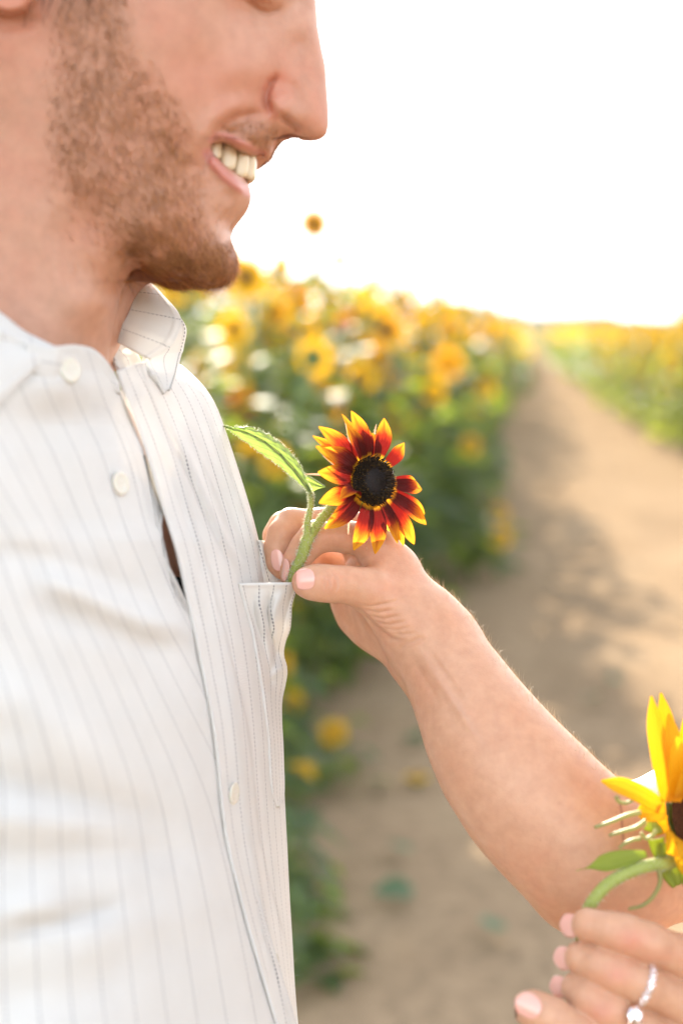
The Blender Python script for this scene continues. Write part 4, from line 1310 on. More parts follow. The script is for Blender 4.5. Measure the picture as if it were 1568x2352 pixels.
# far side: inside of the stand, the turned-over leaf and its point
fs = patch('collar_band', [(238, 800), (250, 812), (262, 835), (272, 862), (282, 888)], [(268, 772), (290, 800), (312, 815), (322, 840), (300, 905)], [.735, .728, .722, .716, .706], [.752, .752, .748, .735, .708], 40, 30, .004, 1.2, .4, False, .0024)
M_ = None
inn = patch('collar', [(312, 626), (288, 690), (266, 745), (262, 775), (262, 782)], [(316, 628), (372, 680), (415, 742), (398, 790), (345, 826)], [.775, .760, .745, .735, .733], [.778, .768, .748, .728, .722], 60, 50, .006, 3.9, -.15, True, .0022)
fpd0 = lambda px, py: (dF - fo2).ravel()[np.argmin((PXf - px) ** 2 + (PYf - py) ** 2 + 1e6 * (ff_ > 1))]
tipc = patch('collar', [(402, 735), (352, 800), (330, 826), (352, 868), (376, 904)], [(410, 728), (424, 752), (419, 795), (405, 850), (388, 893)], [.772, .752, .733, .721, .728], [.772, .770, .766, .748, .732], 70, 50, .001, 2.6, .62, False, .0022)
arm_scye = None

# ---- buttons
M_BUT, nt, out = new_mat('pearl_button')
p = N(nt, 'ShaderNodeBsdfPrincipled'); p.inputs['Base Color'].default_value = (0.60, 0.575, 0.50, 1); p.inputs['Roughness'].default_value = .5
p.inputs['Subsurface Weight'].default_value = .2; p.inputs['Subsurface Scale'].default_value = .002
nt.links.new(p.outputs[0], out.inputs[0])


def button(px, py, d, r, nrm, name='button'):
    b = MB(); nrm = np.array(nrm, float); nrm /= np.linalg.norm(nrm)
    e1 = np.cross(nrm, [0, 0, 1.0]); e1 /= np.linalg.norm(e1); e2 = np.cross(nrm, e1)
    prof = [(0.0, .9), (.45, .75), (.62, .9), (.8, 1.15), (.95, 1.0), (1.0, .5), (.95, -.3), (.0, -.4)]
    vs = []; na = 24
    for (r_, z) in prof:
        for j in range(na):
            a = 2 * math.pi * j / na
            vs.append(W(px, py, d) + e1 * math.cos(a) * r * max(r_, .02) + e2 * math.sin(a) * r * max(r_, .02) + nrm * z * .0011)
    b.add(vs, [tuple(x) for x in grid_faces(len(prof), na, wrap=True)])
    h = MB()
    for k in range(4):
        a = math.pi / 4 + k * math.pi / 2
        c = W(px, py, d) + (e1 * math.cos(a) + e2 * math.sin(a)) * r * .26 + nrm * .0012
        h.add([c + (e1 * math.cos(q) + e2 * math.sin(q)) * r * .09 for q in np.linspace(0, 2 * math.pi, 8, endpoint=False)] + [c + nrm * .0002], [(j, (j + 1) % 8, 8) for j in range(8)])
    o = b.build(name, M_BUT); own(o, man, MINV); own(o, shirt, Matrix.Identity(4))
    t = h.build('stitching', M_SHIRT); own(t, o, Matrix.Identity(4))
    return o


def wn_(x, y, z): return x * R_ + y * U_ + z * F_
button(160, 849, near_depth(np.array([160.]), np.array([849.]))[0] - .0048, .0062, wn_(.75, .1, -.6))
button(276, 1110, near_depth(np.array([276.]), np.array([1110.]))[0] - .0045, .0058, wn_(.8, .1, -.5))
def fpd(px, py):
    i = np.argmin((PXf - px) ** 2 + (PYf - py) ** 2 + 1e6 * (ff_ > 1)); return (dF - fo2).ravel()[i]
button(536, 1822, fpd(536, 1822) - .0016, .0056, wn_(.93, 0, -.32))
button(627, 2214, fpd(627, 2214) - .0016, .0056, wn_(.93, 0, -.32))

# ---- loose fibres catching the light along the cloth
def fuzz(G, dens, n, rs, lmin, lmax, r):
    P, r_, c_ = sample_grid(G, dens, n, rs); Ng = surf_normals(G)
    n_ = Ng[r_, c_]; s_ = np.sign((n_ * -F_).sum(1, keepdims=True) + 1e-9); n_ = n_ * s_
    D = n_ + rs.normal(size=(n, 3)) * .6; D /= np.linalg.norm(D, axis=1, keepdims=True)
    return strands(P, n_, D, rs.uniform(lmin, lmax, n) , np.full(n, r), .8, rs, 3)
rf = np.random.default_rng(9)
dn = np.exp(-((ff_ - 1.0) / .16) ** 2) * 1.0 + .02
V1, F1 = fuzz(Gf, dn, 2600, rf, .0006, .0024, .00006)
V2, F2 = fuzz(Gp, np.repeat((uu ** 6)[None], pk_v, 0) + .02, 900, rf, .0006, .0022, .00006)
M_FUZZ = leafy('cotton_fibre', (0.8, 0.79, 0.76), (0.8, 0.79, 0.76), (0.85, 0.8, 0.7), 10, .8, .5)
fz = mesh_np('fibres', np.vstack([V1, V2]), np.vstack([F1, F2 + len(V1)]), M_FUZZ); own(fz, man, MINV); own(fz, shirt, Matrix.Identity(4))

#print('FPD', [(a, round(float(fpd0(*a)),3)) for a in ((318,845),(335,850),(352,870),(376,900),(419,850))])
# ------------------------------------------------------------------ the woman: arms and hands grown from one distance field
M_WSKIN = mat_skin('woman_skin', (0.54, 0.300, 0.188), (0.55, 0.272, 0.165), (0.56, 0.325, 0.21), sss=.3, rad=.005, rough=.46, bumps=.28)


class Field:
    """tapered capsules with smooth unions, in camera-space metres"""
    def __init__(self): self.p = []      # (group, a, b, ra, rb, sy)
    def cap(self, grp, a, b, ra, rb): self.p.append((grp, np.asarray(a, float), np.asarray(b, float), float(ra), float(rb))); return self
    def chain(self, grp, pts, rads):
        for i in range(len(pts) - 1): self.cap(grp, pts[i], pts[i + 1], rads[i], rads[i + 1])
    def eval(self, P, kin, kx):
        """kin: blend inside a group; kx: blend between groups"""
        gs = {}
        for (g, a, b, ra, rb) in self.p:
            ab = b - a; L2 = ab @ ab + 1e-12
            t = np.clip(((P - a) @ ab) / L2, 0, 1)
            q = P - a - t[:, None] * ab
            d = np.sqrt((q * q).sum(1)) - (ra + (rb - ra) * t)
            gs[g] = d if g not in gs else smin(gs[g], d, kin.get(g, .006))
        out = None
        for g, d in gs.items():
            out = d if out is None else smin(out, d, kx.get(g, .003))
        return out


def smin(a, b, k):
    h = np.clip(0.5 + 0.5 * (b - a) / k, 0, 1)
    return b + (a - b) * h - k * h * (1 - h)


def surface_nets(func, lo, hi, vox, B=8):
    lo = np.asarray(lo, float); n = np.ceil((np.asarray(hi, float) - lo) / vox / B).astype(int) * B
    nb = n // B
    bi = np.stack(np.meshgrid(*[np.arange(k) for k in nb], indexing='ij'), -1).reshape(-1, 3)
    cen = lo + (bi * B + B / 2) * vox
    dc = func(cen)
    F = np.empty(tuple(n), np.float32)
    F6 = F.reshape(nb[0], B, nb[1], B, nb[2], B)
    F6[...] = dc.reshape(nb[0], 1, nb[1], 1, nb[2], 1)
    near = np.abs(dc) < B * vox * .5 * 1.75 + .004
    g = np.stack(np.meshgrid(*[np.arange(B)] * 3, indexing='ij'), -1).reshape(-1, 3)
    idx = bi[near]
    for s0 in range(0, len(idx), 400):
        ii = idx[s0:s0 + 400]
        P = lo + (ii[:, None] * B + g[None]) * vox
        val = func(P.reshape(-1, 3)).astype(np.float32).reshape(len(ii), B, B, B)
        F6[ii[:, 0], :, ii[:, 1], :, ii[:, 2], :] = val
    S = F < 0
    c = np.zeros(tuple(n - 1), np.int8)
    for dx in (0, 1):
        for dy in (0, 1):
            for dz in (0, 1):
                c += S[dx:n[0] - 1 + dx, dy:n[1] - 1 + dy, dz:n[2] - 1 + dz]
    act = np.argwhere((c > 0) & (c < 8))
    vid = -np.ones(tuple(n - 1), np.int32); vid[act[:, 0], act[:, 1], act[:, 2]] = np.arange(len(act))
    acc = np.zeros((len(act), 3)); cnt = np.zeros(len(act))
    cor = [(x, y, z) for x in (0, 1) for y in (0, 1) for z in (0, 1)]
    for i, a in enumerate(cor):
        for b in cor[i + 1:]:
            if sum(abs(a[k] - b[k]) for k in range(3)) != 1: continue
            fa = F[act[:, 0] + a[0], act[:, 1] + a[1], act[:, 2] + a[2]]; fb = F[act[:, 0] + b[0], act[:, 1] + b[1], act[:, 2] + b[2]]
            m = (fa < 0) != (fb < 0)
            t = np.where(m, fa / (fa - fb + 1e-20), 0)
            pt = np.array(a)[None] + t[:, None] * (np.array(b) - np.array(a))[None]
            acc += np.where(m[:, None], pt, 0); cnt += m
    V = lo + (act + acc / cnt[:, None]) * vox
    quads = []
    for ax in range(3):
        u, w = (ax + 1) % 3, (ax + 2) % 3
        sl0 = [slice(1, None)] * 3; sl1 = [slice(1, None)] * 3
        sl0[ax] = slice(0, n[ax] - 1); sl1[ax] = slice(1, n[ax])
        sl0[u] = sl1[u] = slice(1, n[u] - 1); sl0[w] = sl1[w] = slice(1, n[w] - 1)
        A, Bb = S[tuple(sl0)], S[tuple(sl1)]
        e = np.argwhere(A != Bb); fl = A[e[:, 0], e[:, 1], e[:, 2]]
        base = e.copy(); base[:, u] += 1; base[:, w] += 1
        def gv(du, dw):
            q = base.copy(); q[:, u] += du; q[:, w] += dw
            return vid[q[:, 0], q[:, 1], q[:, 2]]
        Q = np.stack([gv(-1, -1), gv(0, -1), gv(0, 0), gv(-1, 0)], -1)
        Q[~fl] = Q[~fl][:, ::-1]
        quads.append(Q)
    Q = np.concatenate(quads); Q = Q[(Q >= 0).all(1)]
    return V, Q


def relax(V, Q, it=2, lam=.5):
    n = len(V)
    for _ in range(it):
        s = np.zeros_like(V); c = np.zeros(n)
        for a, b in ((0, 1), (1, 2), (2, 3), (3, 0)):
            for k in range(3): s[:, k] += np.bincount(Q[:, a], V[Q[:, b], k], n) + np.bincount(Q[:, b], V[Q[:, a], k], n)
            c += np.bincount(Q[:, a], minlength=n) + np.bincount(Q[:, b], minlength=n)
        V = V * (1 - lam) + lam * s / np.maximum(c, 1)[:, None]
    return V


def vnormals(V, Q):
    fn = np.cross(V[Q[:, 2]] - V[Q[:, 0]], V[Q[:, 3]] - V[Q[:, 1]])
    n = np.zeros_like(V)
    for a in range(4):
        for k in range(3): n[:, k] += np.bincount(Q[:, a], fn[:, k], len(V))
    return n / (np.linalg.norm(n, axis=1, keepdims=True) + 1e-20)


def pr(px, d): return px * KPX * d       # radius in layout pixels at a depth -> metres


def CH(F, grp, nodes):
    F.chain(grp, [cs(x, y, d) for x, y, d, r in nodes], [pr(r, d) for x, y, d, r in nodes])


FR = Field()
# right hand (px, py, depth, radius px)
CH(FR, 'thumb', [(701, 1337, .7635, 27), (709, 1338, .7630, 31), (730, 1338, .7640, 35.5), (762, 1341, .767, 37), (800, 1343, .772, 38), (850, 1357, .778, 48), (905, 1398, .784, 62), (960, 1440, .788, 74), (1000, 1480, .790, 82)])
CH(FR, 'index', [(862, 1236, .795, 38), (800, 1234, .789, 34), (724, 1233, .786, 35), (700, 1258, .785, 32), (681, 1288, .7845, 28.5), (669, 1315, .7840, 23), (666, 1325, .7842, 19)])
CH(FR, 'middle', [(850, 1215, .822, 38), (740, 1202, .814, 33), (668, 1203, .808, 33.5), (648, 1226, .802, 31), (636, 1260, .799, 28), (640, 1292, .798, 25), (646, 1310, .798, 20)])
CH(FR, 'ring', [(845, 1250, .850, 38), (740, 1212, .840, 32), (650, 1209, .834, 31), (634, 1232, .830, 28), (640, 1275, .826, 26), (655, 1305, .824, 21)])
CH(FR, 'pinky', [(815, 1300, .870, 35), (735, 1282, .868, 29), (712, 1300, .864, 27), (722, 1340, .855, 25), (745, 1362, .848, 21)])
CH(FR, 'palm', [(858, 1254, .797, 45), (901, 1312, .797, 53), (960, 1416, .795, 66), (1000, 1480, .797, 80)])
CH(FR, 'palm', [(850, 1240, .822, 46), (905, 1340, .822, 56), (985, 1475, .808, 78)])
CH(FR, 'palm', [(836, 1275, .848, 44), (880, 1380, .838, 58), (968, 1482, .820, 74)])
CH(FR, 'palm', [(806, 1328, .866, 40), (838, 1402, .852, 52), (893, 1448, .838, 56), (952, 1488, .826, 66)])
CH(FR, 'palm', [(800, 1380, .862, 36), (850, 1430, .846, 44)])
CH(FR, 'palm', [(830, 1330, .835, 40), (890, 1400, .820, 60)])
# forearm and elbow: two parallel bones
CH(FR, 'arm', [(990, 1472, .790, 84), (1046, 1560, .780, 92), (1098, 1660, .771, 112), (1147, 1742, .766, 128), (1205, 1815, .762, 138), (1262, 1878, .758, 143), (1345, 1955, .755, 150), (1425, 1982, .757, 148)])
CH(FR, 'arm', [(985, 1478, .818, 80), (1035, 1560, .812, 84), (1090, 1660, .808, 100), (1200, 1805, .800, 116), (1330, 1940, .790, 128), (1425, 1985, .780, 138)])
CH(FR, 'arm', [(1395, 2010, .762, 112), (1330, 2058, .764, 78)])
CH(FR, 'upper', [(1432, 1978, .768, 148), (1600, 1925, .79, 158), (1850, 1760, .82, 180), (2050, 1560, .86, 205)])
KIN = {'thumb': .006, 'index': .004, 'middle': .004, 'ring': .004, 'pinky': .004, 'palm': .012, 'arm': .018, 'upper': .02}
KX = {'thumb': .007, 'index': .0022, 'middle': .0016, 'ring': .0016, 'pinky': .0016, 'palm': .006, 'arm': .010, 'upper': .016}


def eval_hand(P, F, order, cross):
    gs = {}
    for (g, a, b, ra, rb) in F.p:
        ab = b - a; L2 = ab @ ab + 1e-12
        t = np.clip(((P - a) @ ab) / L2, 0, 1)
        q = P - a - t[:, None] * ab
        d = np.sqrt((q * q).sum(1)) - (ra + (rb - ra) * t)
        gs[g] = d if g not in gs else smin(gs[g], d, KIN.get(g, .006))
    # core: palm, arm, upper; then each digit blends with the core and only faintly with its neighbours
    core = gs['palm']
    for g in ('arm', 'upper', 'fore'):
        if g in gs: core = smin(core, gs[g], .014)
    digs = None
    for g in ('index', 'middle', 'ring', 'pinky'):
        if g in gs: digs = gs[g] if digs is None else smin(digs, gs[g], cross)
    out = smin(core, digs, .007) if digs is not None else core
    if 'thumb' in gs:
        th = gs['thumb']
        # the thumb melts into the palm near the wrist, its tip only touches
        wgt = np.clip((P - F.t0) @ F.tdir / F.tlen, 0, 1)
        kk_ = .0012 + .013 * wgt
        out = smin(out, th, kk_)
    return out


FR.t0 = cs(740, 1345, .765); e_ = cs(900, 1400, .78) - FR.t0; FR.tlen = np.linalg.norm(e_); FR.tdir = e_ / FR.tlen
lo = cs(575, 1120, .75); hi = cs(1900, 2160, .80)
Vr, Qr = surface_nets(lambda P: eval_hand(P, FR, None, .0010), (-.062, -.232, .700), (.225, .025, .905), .00085)
Vr = relax(Vr, Qr, 3, .5)
Nr = vnormals(Vr, Qr)
px, py = c2p(Vr)
ray = Vr / np.linalg.norm(Vr, axis=1, keepdims=True)
fac = np.clip(-(Nr * ray).sum(1), 0, 1)
face_ = sstep(.05, .35, fac)
if face_.mean() < .25: Nr = -Nr; face_ = sstep(.05, .35, np.clip(-(Nr * ray).sum(1), 0, 1)); Qr = Qr[:, ::-1]
dz = np.zeros(len(Vr))
nearT = Vr[:, 2] < .80
def groove(poly, h, sg, fade=.3, mask=None):
    global dz
    r = ridge(px, py, poly, h, sg, fade) * face_
    dz += r if mask is None else r * mask
Tm = nearT
# creases of the thumb knuckle
for poly in ([(748, 1310), (756, 1326), (757, 1345), (752, 1362)], [(757, 1306), (768, 1322), (770, 1342), (764, 1362)], [(766, 1310), (774, 1328), (775, 1348), (769, 1366)], [(742, 1322), (745, 1345), (744, 1358)]):
    groove(poly, -.0009, 2.8, .3, Tm)
groove([(750, 1312), (764, 1338), (758, 1366)], .0006, 13, .3, Tm)
# folds at the root of the thumb
for poly in ([(810, 1386), (850, 1394), (900, 1384), (940, 1366)], [(826, 1398), (866, 1408), (915, 1398)], [(836, 1412), (880, 1422), (930, 1412)], [(850, 1428), (892, 1436), (940, 1426)], [(870, 1442), (910, 1448), (950, 1440)], [(890, 1455), (925, 1458), (960, 1452)]):
    groove(poly, -.0008, 3.6, .35, Tm)
groove([(812, 1388), (848, 1432), (895, 1468), (940, 1474)], -.0016, 7, .3)
groove([(905, 1498), (930, 1482), (962, 1468), (985, 1462)], -.0011, 6, .3)
# tendons down the inner wrist
groove([(945, 1478), (1000, 1550), (1060, 1640), (1110, 1720)], .0010, 11, .35)
groove([(962, 1470), (1020, 1545), (1075, 1630)], -.0008, 8, .35)
groove([(930, 1495), (975, 1560), (1020, 1640)], -.0007, 9, .35)
# knuckle creases of the fingers, nail folds
groove([(822, 1214), (838, 1232), (826, 1262)], -.0009, 4, .3)
groove([(692, 1219), (700, 1230)], -.0006, 4, .3)
groove([(640, 1240), (655, 1245), (664, 1252)], -.0004, 4, .3)
Vr = Vr + Nr * dz[:, None]

# ---- left hand, nearer to the camera
FL = Field()
CH(FL, 'index', [(1338, 2126, .684, 30), (1350, 2124, .669, 34), (1401, 2136, .664, 39), (1440, 2148, .662, 42), (1489, 2165, .663, 44), (1570, 2199, .672, 48), (1740, 2262, .690, 58)])
CH(FL, 'middle', [(1322, 2200, .686, 29), (1334, 2200, .669, 34), (1376, 2218, .663, 41), (1420, 2238, .660, 44), (1470, 2260, .661, 45), (1570, 2302, .672, 50), (1740, 2360, .690, 60)])
CH(FL, 'ring', [(1312, 2268, .686, 28), (1325, 2270, .669, 33), (1352, 2290, .662, 41), (1395, 2320, .659, 44), (1470, 2366, .662, 45), (1570, 2410, .672, 50), (1730, 2450, .690, 60)])
CH(FL, 'pinky', [(1330, 2390, .684, 27), (1350, 2392, .672, 31), (1400, 2425, .667, 38), (1480, 2480, .668, 41), (1600, 2520, .68, 44), (1720, 2540, .692, 52)])
CH(FL, 'thumb', [(1210, 2315, .6580, 31), (1222, 2317, .6560, 36), (1270, 2340, .655, 41), (1330, 2385, .656, 45), (1420, 2460, .662, 52), (1600, 2580, .69, 70), (1780, 2560, .71, 85)])
CH(FL, 'palm', [(1740, 2270, .692, 62), (1900, 2360, .70, 85), (2050, 2480, .70, 100)])
CH(FL, 'palm', [(1740, 2365, .694, 64), (1900, 2430, .70, 85), (2050, 2500, .70, 100)])
CH(FL, 'palm', [(1730, 2455, .696, 64), (1900, 2490, .70, 85), (2050, 2520, .70, 100)])
CH(FL, 'palm', [(1720, 2540, .698, 58), (1900, 2540, .70, 80), (2050, 2540, .70, 95)])
CH(FL, 'fore', [(2050, 2500, .70, 110), (2300, 2660, .66, 140), (2700, 2850, .60, 190), (3000, 2900, .58, 220)])
FL.t0 = cs(1330, 2385, .656); e_ = cs(1600, 2580, .69) - FL.t0; FL.tlen = np.linalg.norm(e_); FL.tdir = e_ / FL.tlen
Vl, Ql = surface_nets(lambda P: eval_hand(P, FL, None, .0004), (.080, -.345, .600), (.285, -.17, .735), .0009)
Vl = relax(Vl, Ql, 3, .5); Nl = vnormals(Vl, Ql)
px, py = c2p(Vl); ray = Vl / np.linalg.norm(Vl, axis=1, keepdims=True)
if (np.clip(-(Nl * ray).sum(1), 0, 1)).mean() < .2: Nl = -Nl; Ql = Ql[:, ::-1]
face_ = sstep(.05, .35, np.clip(-(Nl * ray).sum(1), 0, 1)); dz = np.zeros(len(Vl))
for (x, y, s_) in ((1430, 2150, 1), (1410, 2236, 1), (1372, 2308, 1)):
    for k in (-14, -5, 5, 14): groove([(x + k + 4, y - 22), (x + k, y), (x + k - 8, y + 24)], -.00040, 3.4, .4)
for (x, y) in ((1352, 2122), (1334, 2200), (1322, 2272)):
    for k in (-5, 4): groove([(x + k + 3, y - 20), (x + k, y), (x + k - 5, y + 20)], -.00035, 3, .4)
Vl = Vl + Nl * dz[:, None]

# ---- torso, neck and head of the woman stand beyond the right edge of the picture (coarse)
FT = Field()
shR = cs(2050, 1560, .86); shL = np.array([.46, shR[1] - .005, .56]); mid = (shR + shL) / 2
elL = cs(3000, 2900, .58)
FT.chain('t', [shR, mid + [0.01, .02, 0], shL], [.054, .075, .054])
FT.chain('t', [mid + [.02, -.03, .07], mid + [.02, -.20, .055], mid + [.03, -.40, .06], mid + [.03, -.52, .075]], [.085, .085, .08, .10])
FT.chain('t', [mid + [.02, -.03, -.07], mid + [.02, -.20, -.055], mid + [.03, -.40, -.06], mid + [.03, -.52, -.075]], [.085, .085, .08, .10])
FT.chain('t', [mid + [.01, .03, 0], mid + [-.005, .13, 0]], [.052, .046])
hc = mid + np.array([-.03, .235, 0])
FT.chain('t', [hc + [.02, .04, 0], hc + [-.015, .02, 0], hc + [-.035, -.06, 0]], [.085, .082, .052])
FT.chain('t', [hc + [-.095, .0, 0], hc + [-.112, -.028, 0]], [.010, .012])
FT.chain('a', [shL, shL + [.01, -.15, -.02], elL + [0, .0, 0]], [.05, .042, .040])
FT.chain('a', [elL, cs(2700, 2850, .60), cs(2300, 2660, .66)], [.040, .038, .034])
Vt, Qt = surface_nets(lambda P: FT.eval(P, {'t': .03, 'a': .02}, {'t': .02, 'a': .02}), (.12, -.72, .40), (.62, .50, 1.05), .005)
Nt = vnormals(Vt, Qt)
if (Nt * (Vt - Vt.mean(0))).sum() < 0: Qt = Qt[:, ::-1]

woman = empty('person', (.47, .72, 0)); WINV = Matrix.Translation((-.47, -.72, 0))
tag(woman, 'woman reaching in from the right with bare arms, holding a sunflower in each hand', 'person')
Vall = np.concatenate([Vr, Vl, Vt]); Qall = np.concatenate([Qr, Ql + len(Vr), Qt + len(Vr) + len(Vl)])
wb = mesh_np('body', c2w(Vall), Qall, M_WSKIN); own(wb, woman, WINV)
# skin colours: red knuckles, a vein, pale forearm; also painted shade at the elbow
px, py = c2p(Vall)
tint = np.zeros((len(Vall), 4))
isL = np.zeros(len(Vall), bool); isL[len(Vr):len(Vr) + len(Vl)] = True
isR = np.zeros(len(Vall), bool); isR[:len(Vr)] = True
for (x, y, a, sx, sy) in ((1448, 2160, .55, 38, 26), (1418, 2240, .5, 34, 26), (1378, 2325, .5, 34, 26), (1520, 2195, .25, 60, 20)):
    addt(isL * a * np.exp(-((px - x) / sx) ** 2 - ((py - y) / sy) ** 2), (0.55, 0.19, 0.13))
for (x, y, a, sx, sy) in ((760, 1340, .30, 22, 26), (665, 1325, .55, 14, 18), (700, 1345, .25, 22, 26), (640, 1290, .3, 24, 26), (880, 1350, .25, 40, 22), (700, 1230, .2, 30, 26)):
    addt(isR * a * np.exp(-((px - x) / sx) ** 2 - ((py - y) / sy) ** 2), (0.60, 0.24, 0.15))
q, _ = polydist(px, py, [(950, 1475), (1010, 1555), (1075, 1655), (1140, 1760)]); addt(isR * ridge(px, py, [(950, 1475), (1010, 1555), (1075, 1655), (1140, 1760)], .2, 8, .45), (0.45, 0.30, 0.24))
q, _ = polydist(px, py, [(1420, 1832), (1427, 1868), (1427, 1892), (1431, 1938)]); addt(isR * .75 * np.exp(-(q / 3.0) ** 2), (0.25, 0.10, 0.07))  # dark line: shade of the inner elbow crease painted into the skin colour
for (x, y) in ((1418, 1855), (1425, 1862), (1415, 1866), (1283, 1845), (1150, 1700), (1240, 1930)):
    addt(isR * .45 * np.exp(-((px - x) / 3.5) ** 2 - ((py - y) / 3.5) ** 2), (0.42, 0.20, 0.12))
set_tint(wb, tint)
# dress and hair, beyond the frame
M_DRESS = leafy('pale_dress_cloth', (0.62, 0.56, 0.50), (0.68, 0.62, 0.56), (.5, .42, .35), 60, .9, .15)
dm = MB()
yt = mid[1]
prof = [(yt - .03, .118, .185), (yt - .12, .118, .175), (yt - .22, .105, .155), (yt - .36, .10, .145), (yt - .50, .13, .185), (yt - .80, .20, .25), (yt - 1.15, .26, .31)]
ringy = []
for (y_, a_, b_) in prof:
    t_ = np.linspace(0, 2 * math.pi, 64, endpoint=False); fl_ = 1 + .04 * np.sin(t_ * 11) * np.clip((yt - .4 - y_) * 3, 0, 1)
    ringy.append(np.stack([mid[0] + .02 + a_ * np.cos(t_) * fl_, np.full(64, y_), mid[2] + b_ * np.sin(t_) * fl_], -1))
Rg = np.array(ringy); zz = np.linspace(0, 1, 40)
Rg2 = cubic(np.linspace(0, 1, len(prof)), Rg.reshape(len(prof), -1), zz).reshape(40, 64, 3)
dm.add(c2w(Rg2.reshape(-1, 3)), [tuple(x) for x in grid_faces(40, 64, wrap=True)])
dress = dm.build('dress', M_DRESS); own(dress, woman, WINV)
rw = np.random.default_rng(4)
n = 3000
a = rw.normal(size=(n, 3)); a /= np.linalg.norm(a, axis=1, keepdims=True); a = a[(a[:, 0] > -.25) | (a[:, 1] > .45)]
P = hc + [.015, .035, 0] + a * [.093, .098, .088]
V1, F1 = strands(c2w(P), tow(a), tow(np.array([.25, -1, 0]) + a * .35), rw.uniform(.12, .30, len(P)), np.full(len(P), .0012), .15, rw, 5)
wh = mesh_np('hair', V1, F1, M_HAIR); own(wh, woman, WINV)

# ---- nails
M_NAIL, nt, out = new_mat('pale_pink_nail')
p = N(nt, 'ShaderNodeBsdfPrincipled'); p.inputs['Base Color'].default_value = (0.74, 0.40, 0.33, 1); p.inputs['Roughness'].default_value = .12
p.inputs['Coat Weight'].default_value = .6; p.inputs['Coat Roughness'].default_value = .06
p.inputs['Subsurface Weight'].default_value = .2; p.inputs['Subsurface Scale'].default_value = .002
nt.links.new(p.outputs[0], out.inputs[0])


def nail(c, tip, normal, L, Wd, square=.5, curve=.28):
    """c: camera-space centre on the skin; tip: direction to the free edge; normal: outwards"""
    t = np.array(tip, float); nn = np.array(normal, float); nn /= np.linalg.norm(nn)
    t = t - nn * (t @ nn); t /= np.linalg.norm(t); b = np.cross(nn, t)
    nu, nv = 20, 15; V = np.empty((nu, nv, 3))
    for i, u in enumerate(np.linspace(-1, 1, nu)):
        if u < 0: w = (1 - abs(u) ** 2.6) ** .5 if abs(u) < 1 else .02
        else: w = 1 - .10 * u ** 2 - (1 - square) * u ** 4 * .8
        w = max(w, .04)
        for j, v in enumerate(np.linspace(-1, 1, nv)):
            ue = u if u < 0 else u * (1 - .14 * v * v * (1 - square * .4))
            V[i, j] = c + t * ue * L / 2 + b * v * w * Wd / 2 + nn * (-curve * Wd / 2 * (v * w) ** 2 - .05 * L * u * u * (u > 0) + .0007)
    o = mesh_np('fingernail', c2w(V.reshape(-1, 3)), grid_faces(nu, nv), M_NAIL)
    md = o.modifiers.new('plate', 'SOLIDIFY'); md.thickness = .0007; md.offset = -.3
    own(o, woman, WINV)
    return o


def on_surface(V, Nn, x, y, mask=None):
    """skin point seen at a layout pixel, and its normal"""
    px, py = c2p(V); vis = (Nn * V).sum(1) < 0
    d = np.hypot(px - x, py - y) + 1e3 * (~vis)
    i = np.argsort(d)[:60]; i = i[d[i] < 7] if (d[i] < 7).any() else i[:1]
    z0 = V[i, 2].min(); i = i[V[i, 2] < z0 + .004]
    return V[i].mean(0), Nn[i].mean(0)


c, nn = on_surface(Vr, Nr, 702, 1331); nail(c, (-1, -.10, .25), (-.16, .12, -1), .0103, .0112, .85)
nail(cs(655, 1309, .7785), (-.14, -1, .08), (-1, .1, -.62), .0125, .0075, .35)
c, nn = on_surface(Vr, Nr, 639, 1285); nail(cs(637, 1287, .7905), (.22, -1, .05), (-.38, .05, -1), .0122, .0078, .35)
nail(cs(1306, 2126, .673), (-.75, -.25, .75), (-.90, .1, -.62), .0125, .0108, .35)
nail(cs(1291, 2201, .673), (-.75, -.25, .75), (-.90, .1, -.62), .0125, .0108, .35)
nail(cs(1282, 2267, .673), (-.75, -.20, .75), (-.90, .1, -.62), .0122, .0102, .35)
nail(cs(1212, 2310, .6483), (-1, .42, .15), (-.25, .25, -1), .0125, .0105, .35)

# fine arm hair along the upper contour
rh = np.random.default_rng(14)
pxr, pyr = c2p(Vr)
cand = np.where((pxr > 960) & (pxr < 1420) & (np.abs((Nr * (Vr / np.linalg.norm(Vr, axis=1, keepdims=True))).sum(1)) < .5) & (Nr[:, 0] > .1))[0]
ii = rh.choice(cand, 1500)
P = Vr[ii]; nn = Nr[ii]; D = np.array([-.5, .5, .1]) + nn * .8 + rh.normal(size=(len(ii), 3)) * .25; D /= np.linalg.norm(D, axis=1, keepdims=True)
V1, F1 = strands(c2w(P), tow(nn), tow(D), rh.uniform(.0025, .007, len(ii)), np.full(len(ii), .00006), .5, rh)
ah = mesh_np('arm_hair', V1, F1, mat_hair('blond_down', (.62, .48, .30), (.80, .66, .46))); own(ah, woman, WINV)
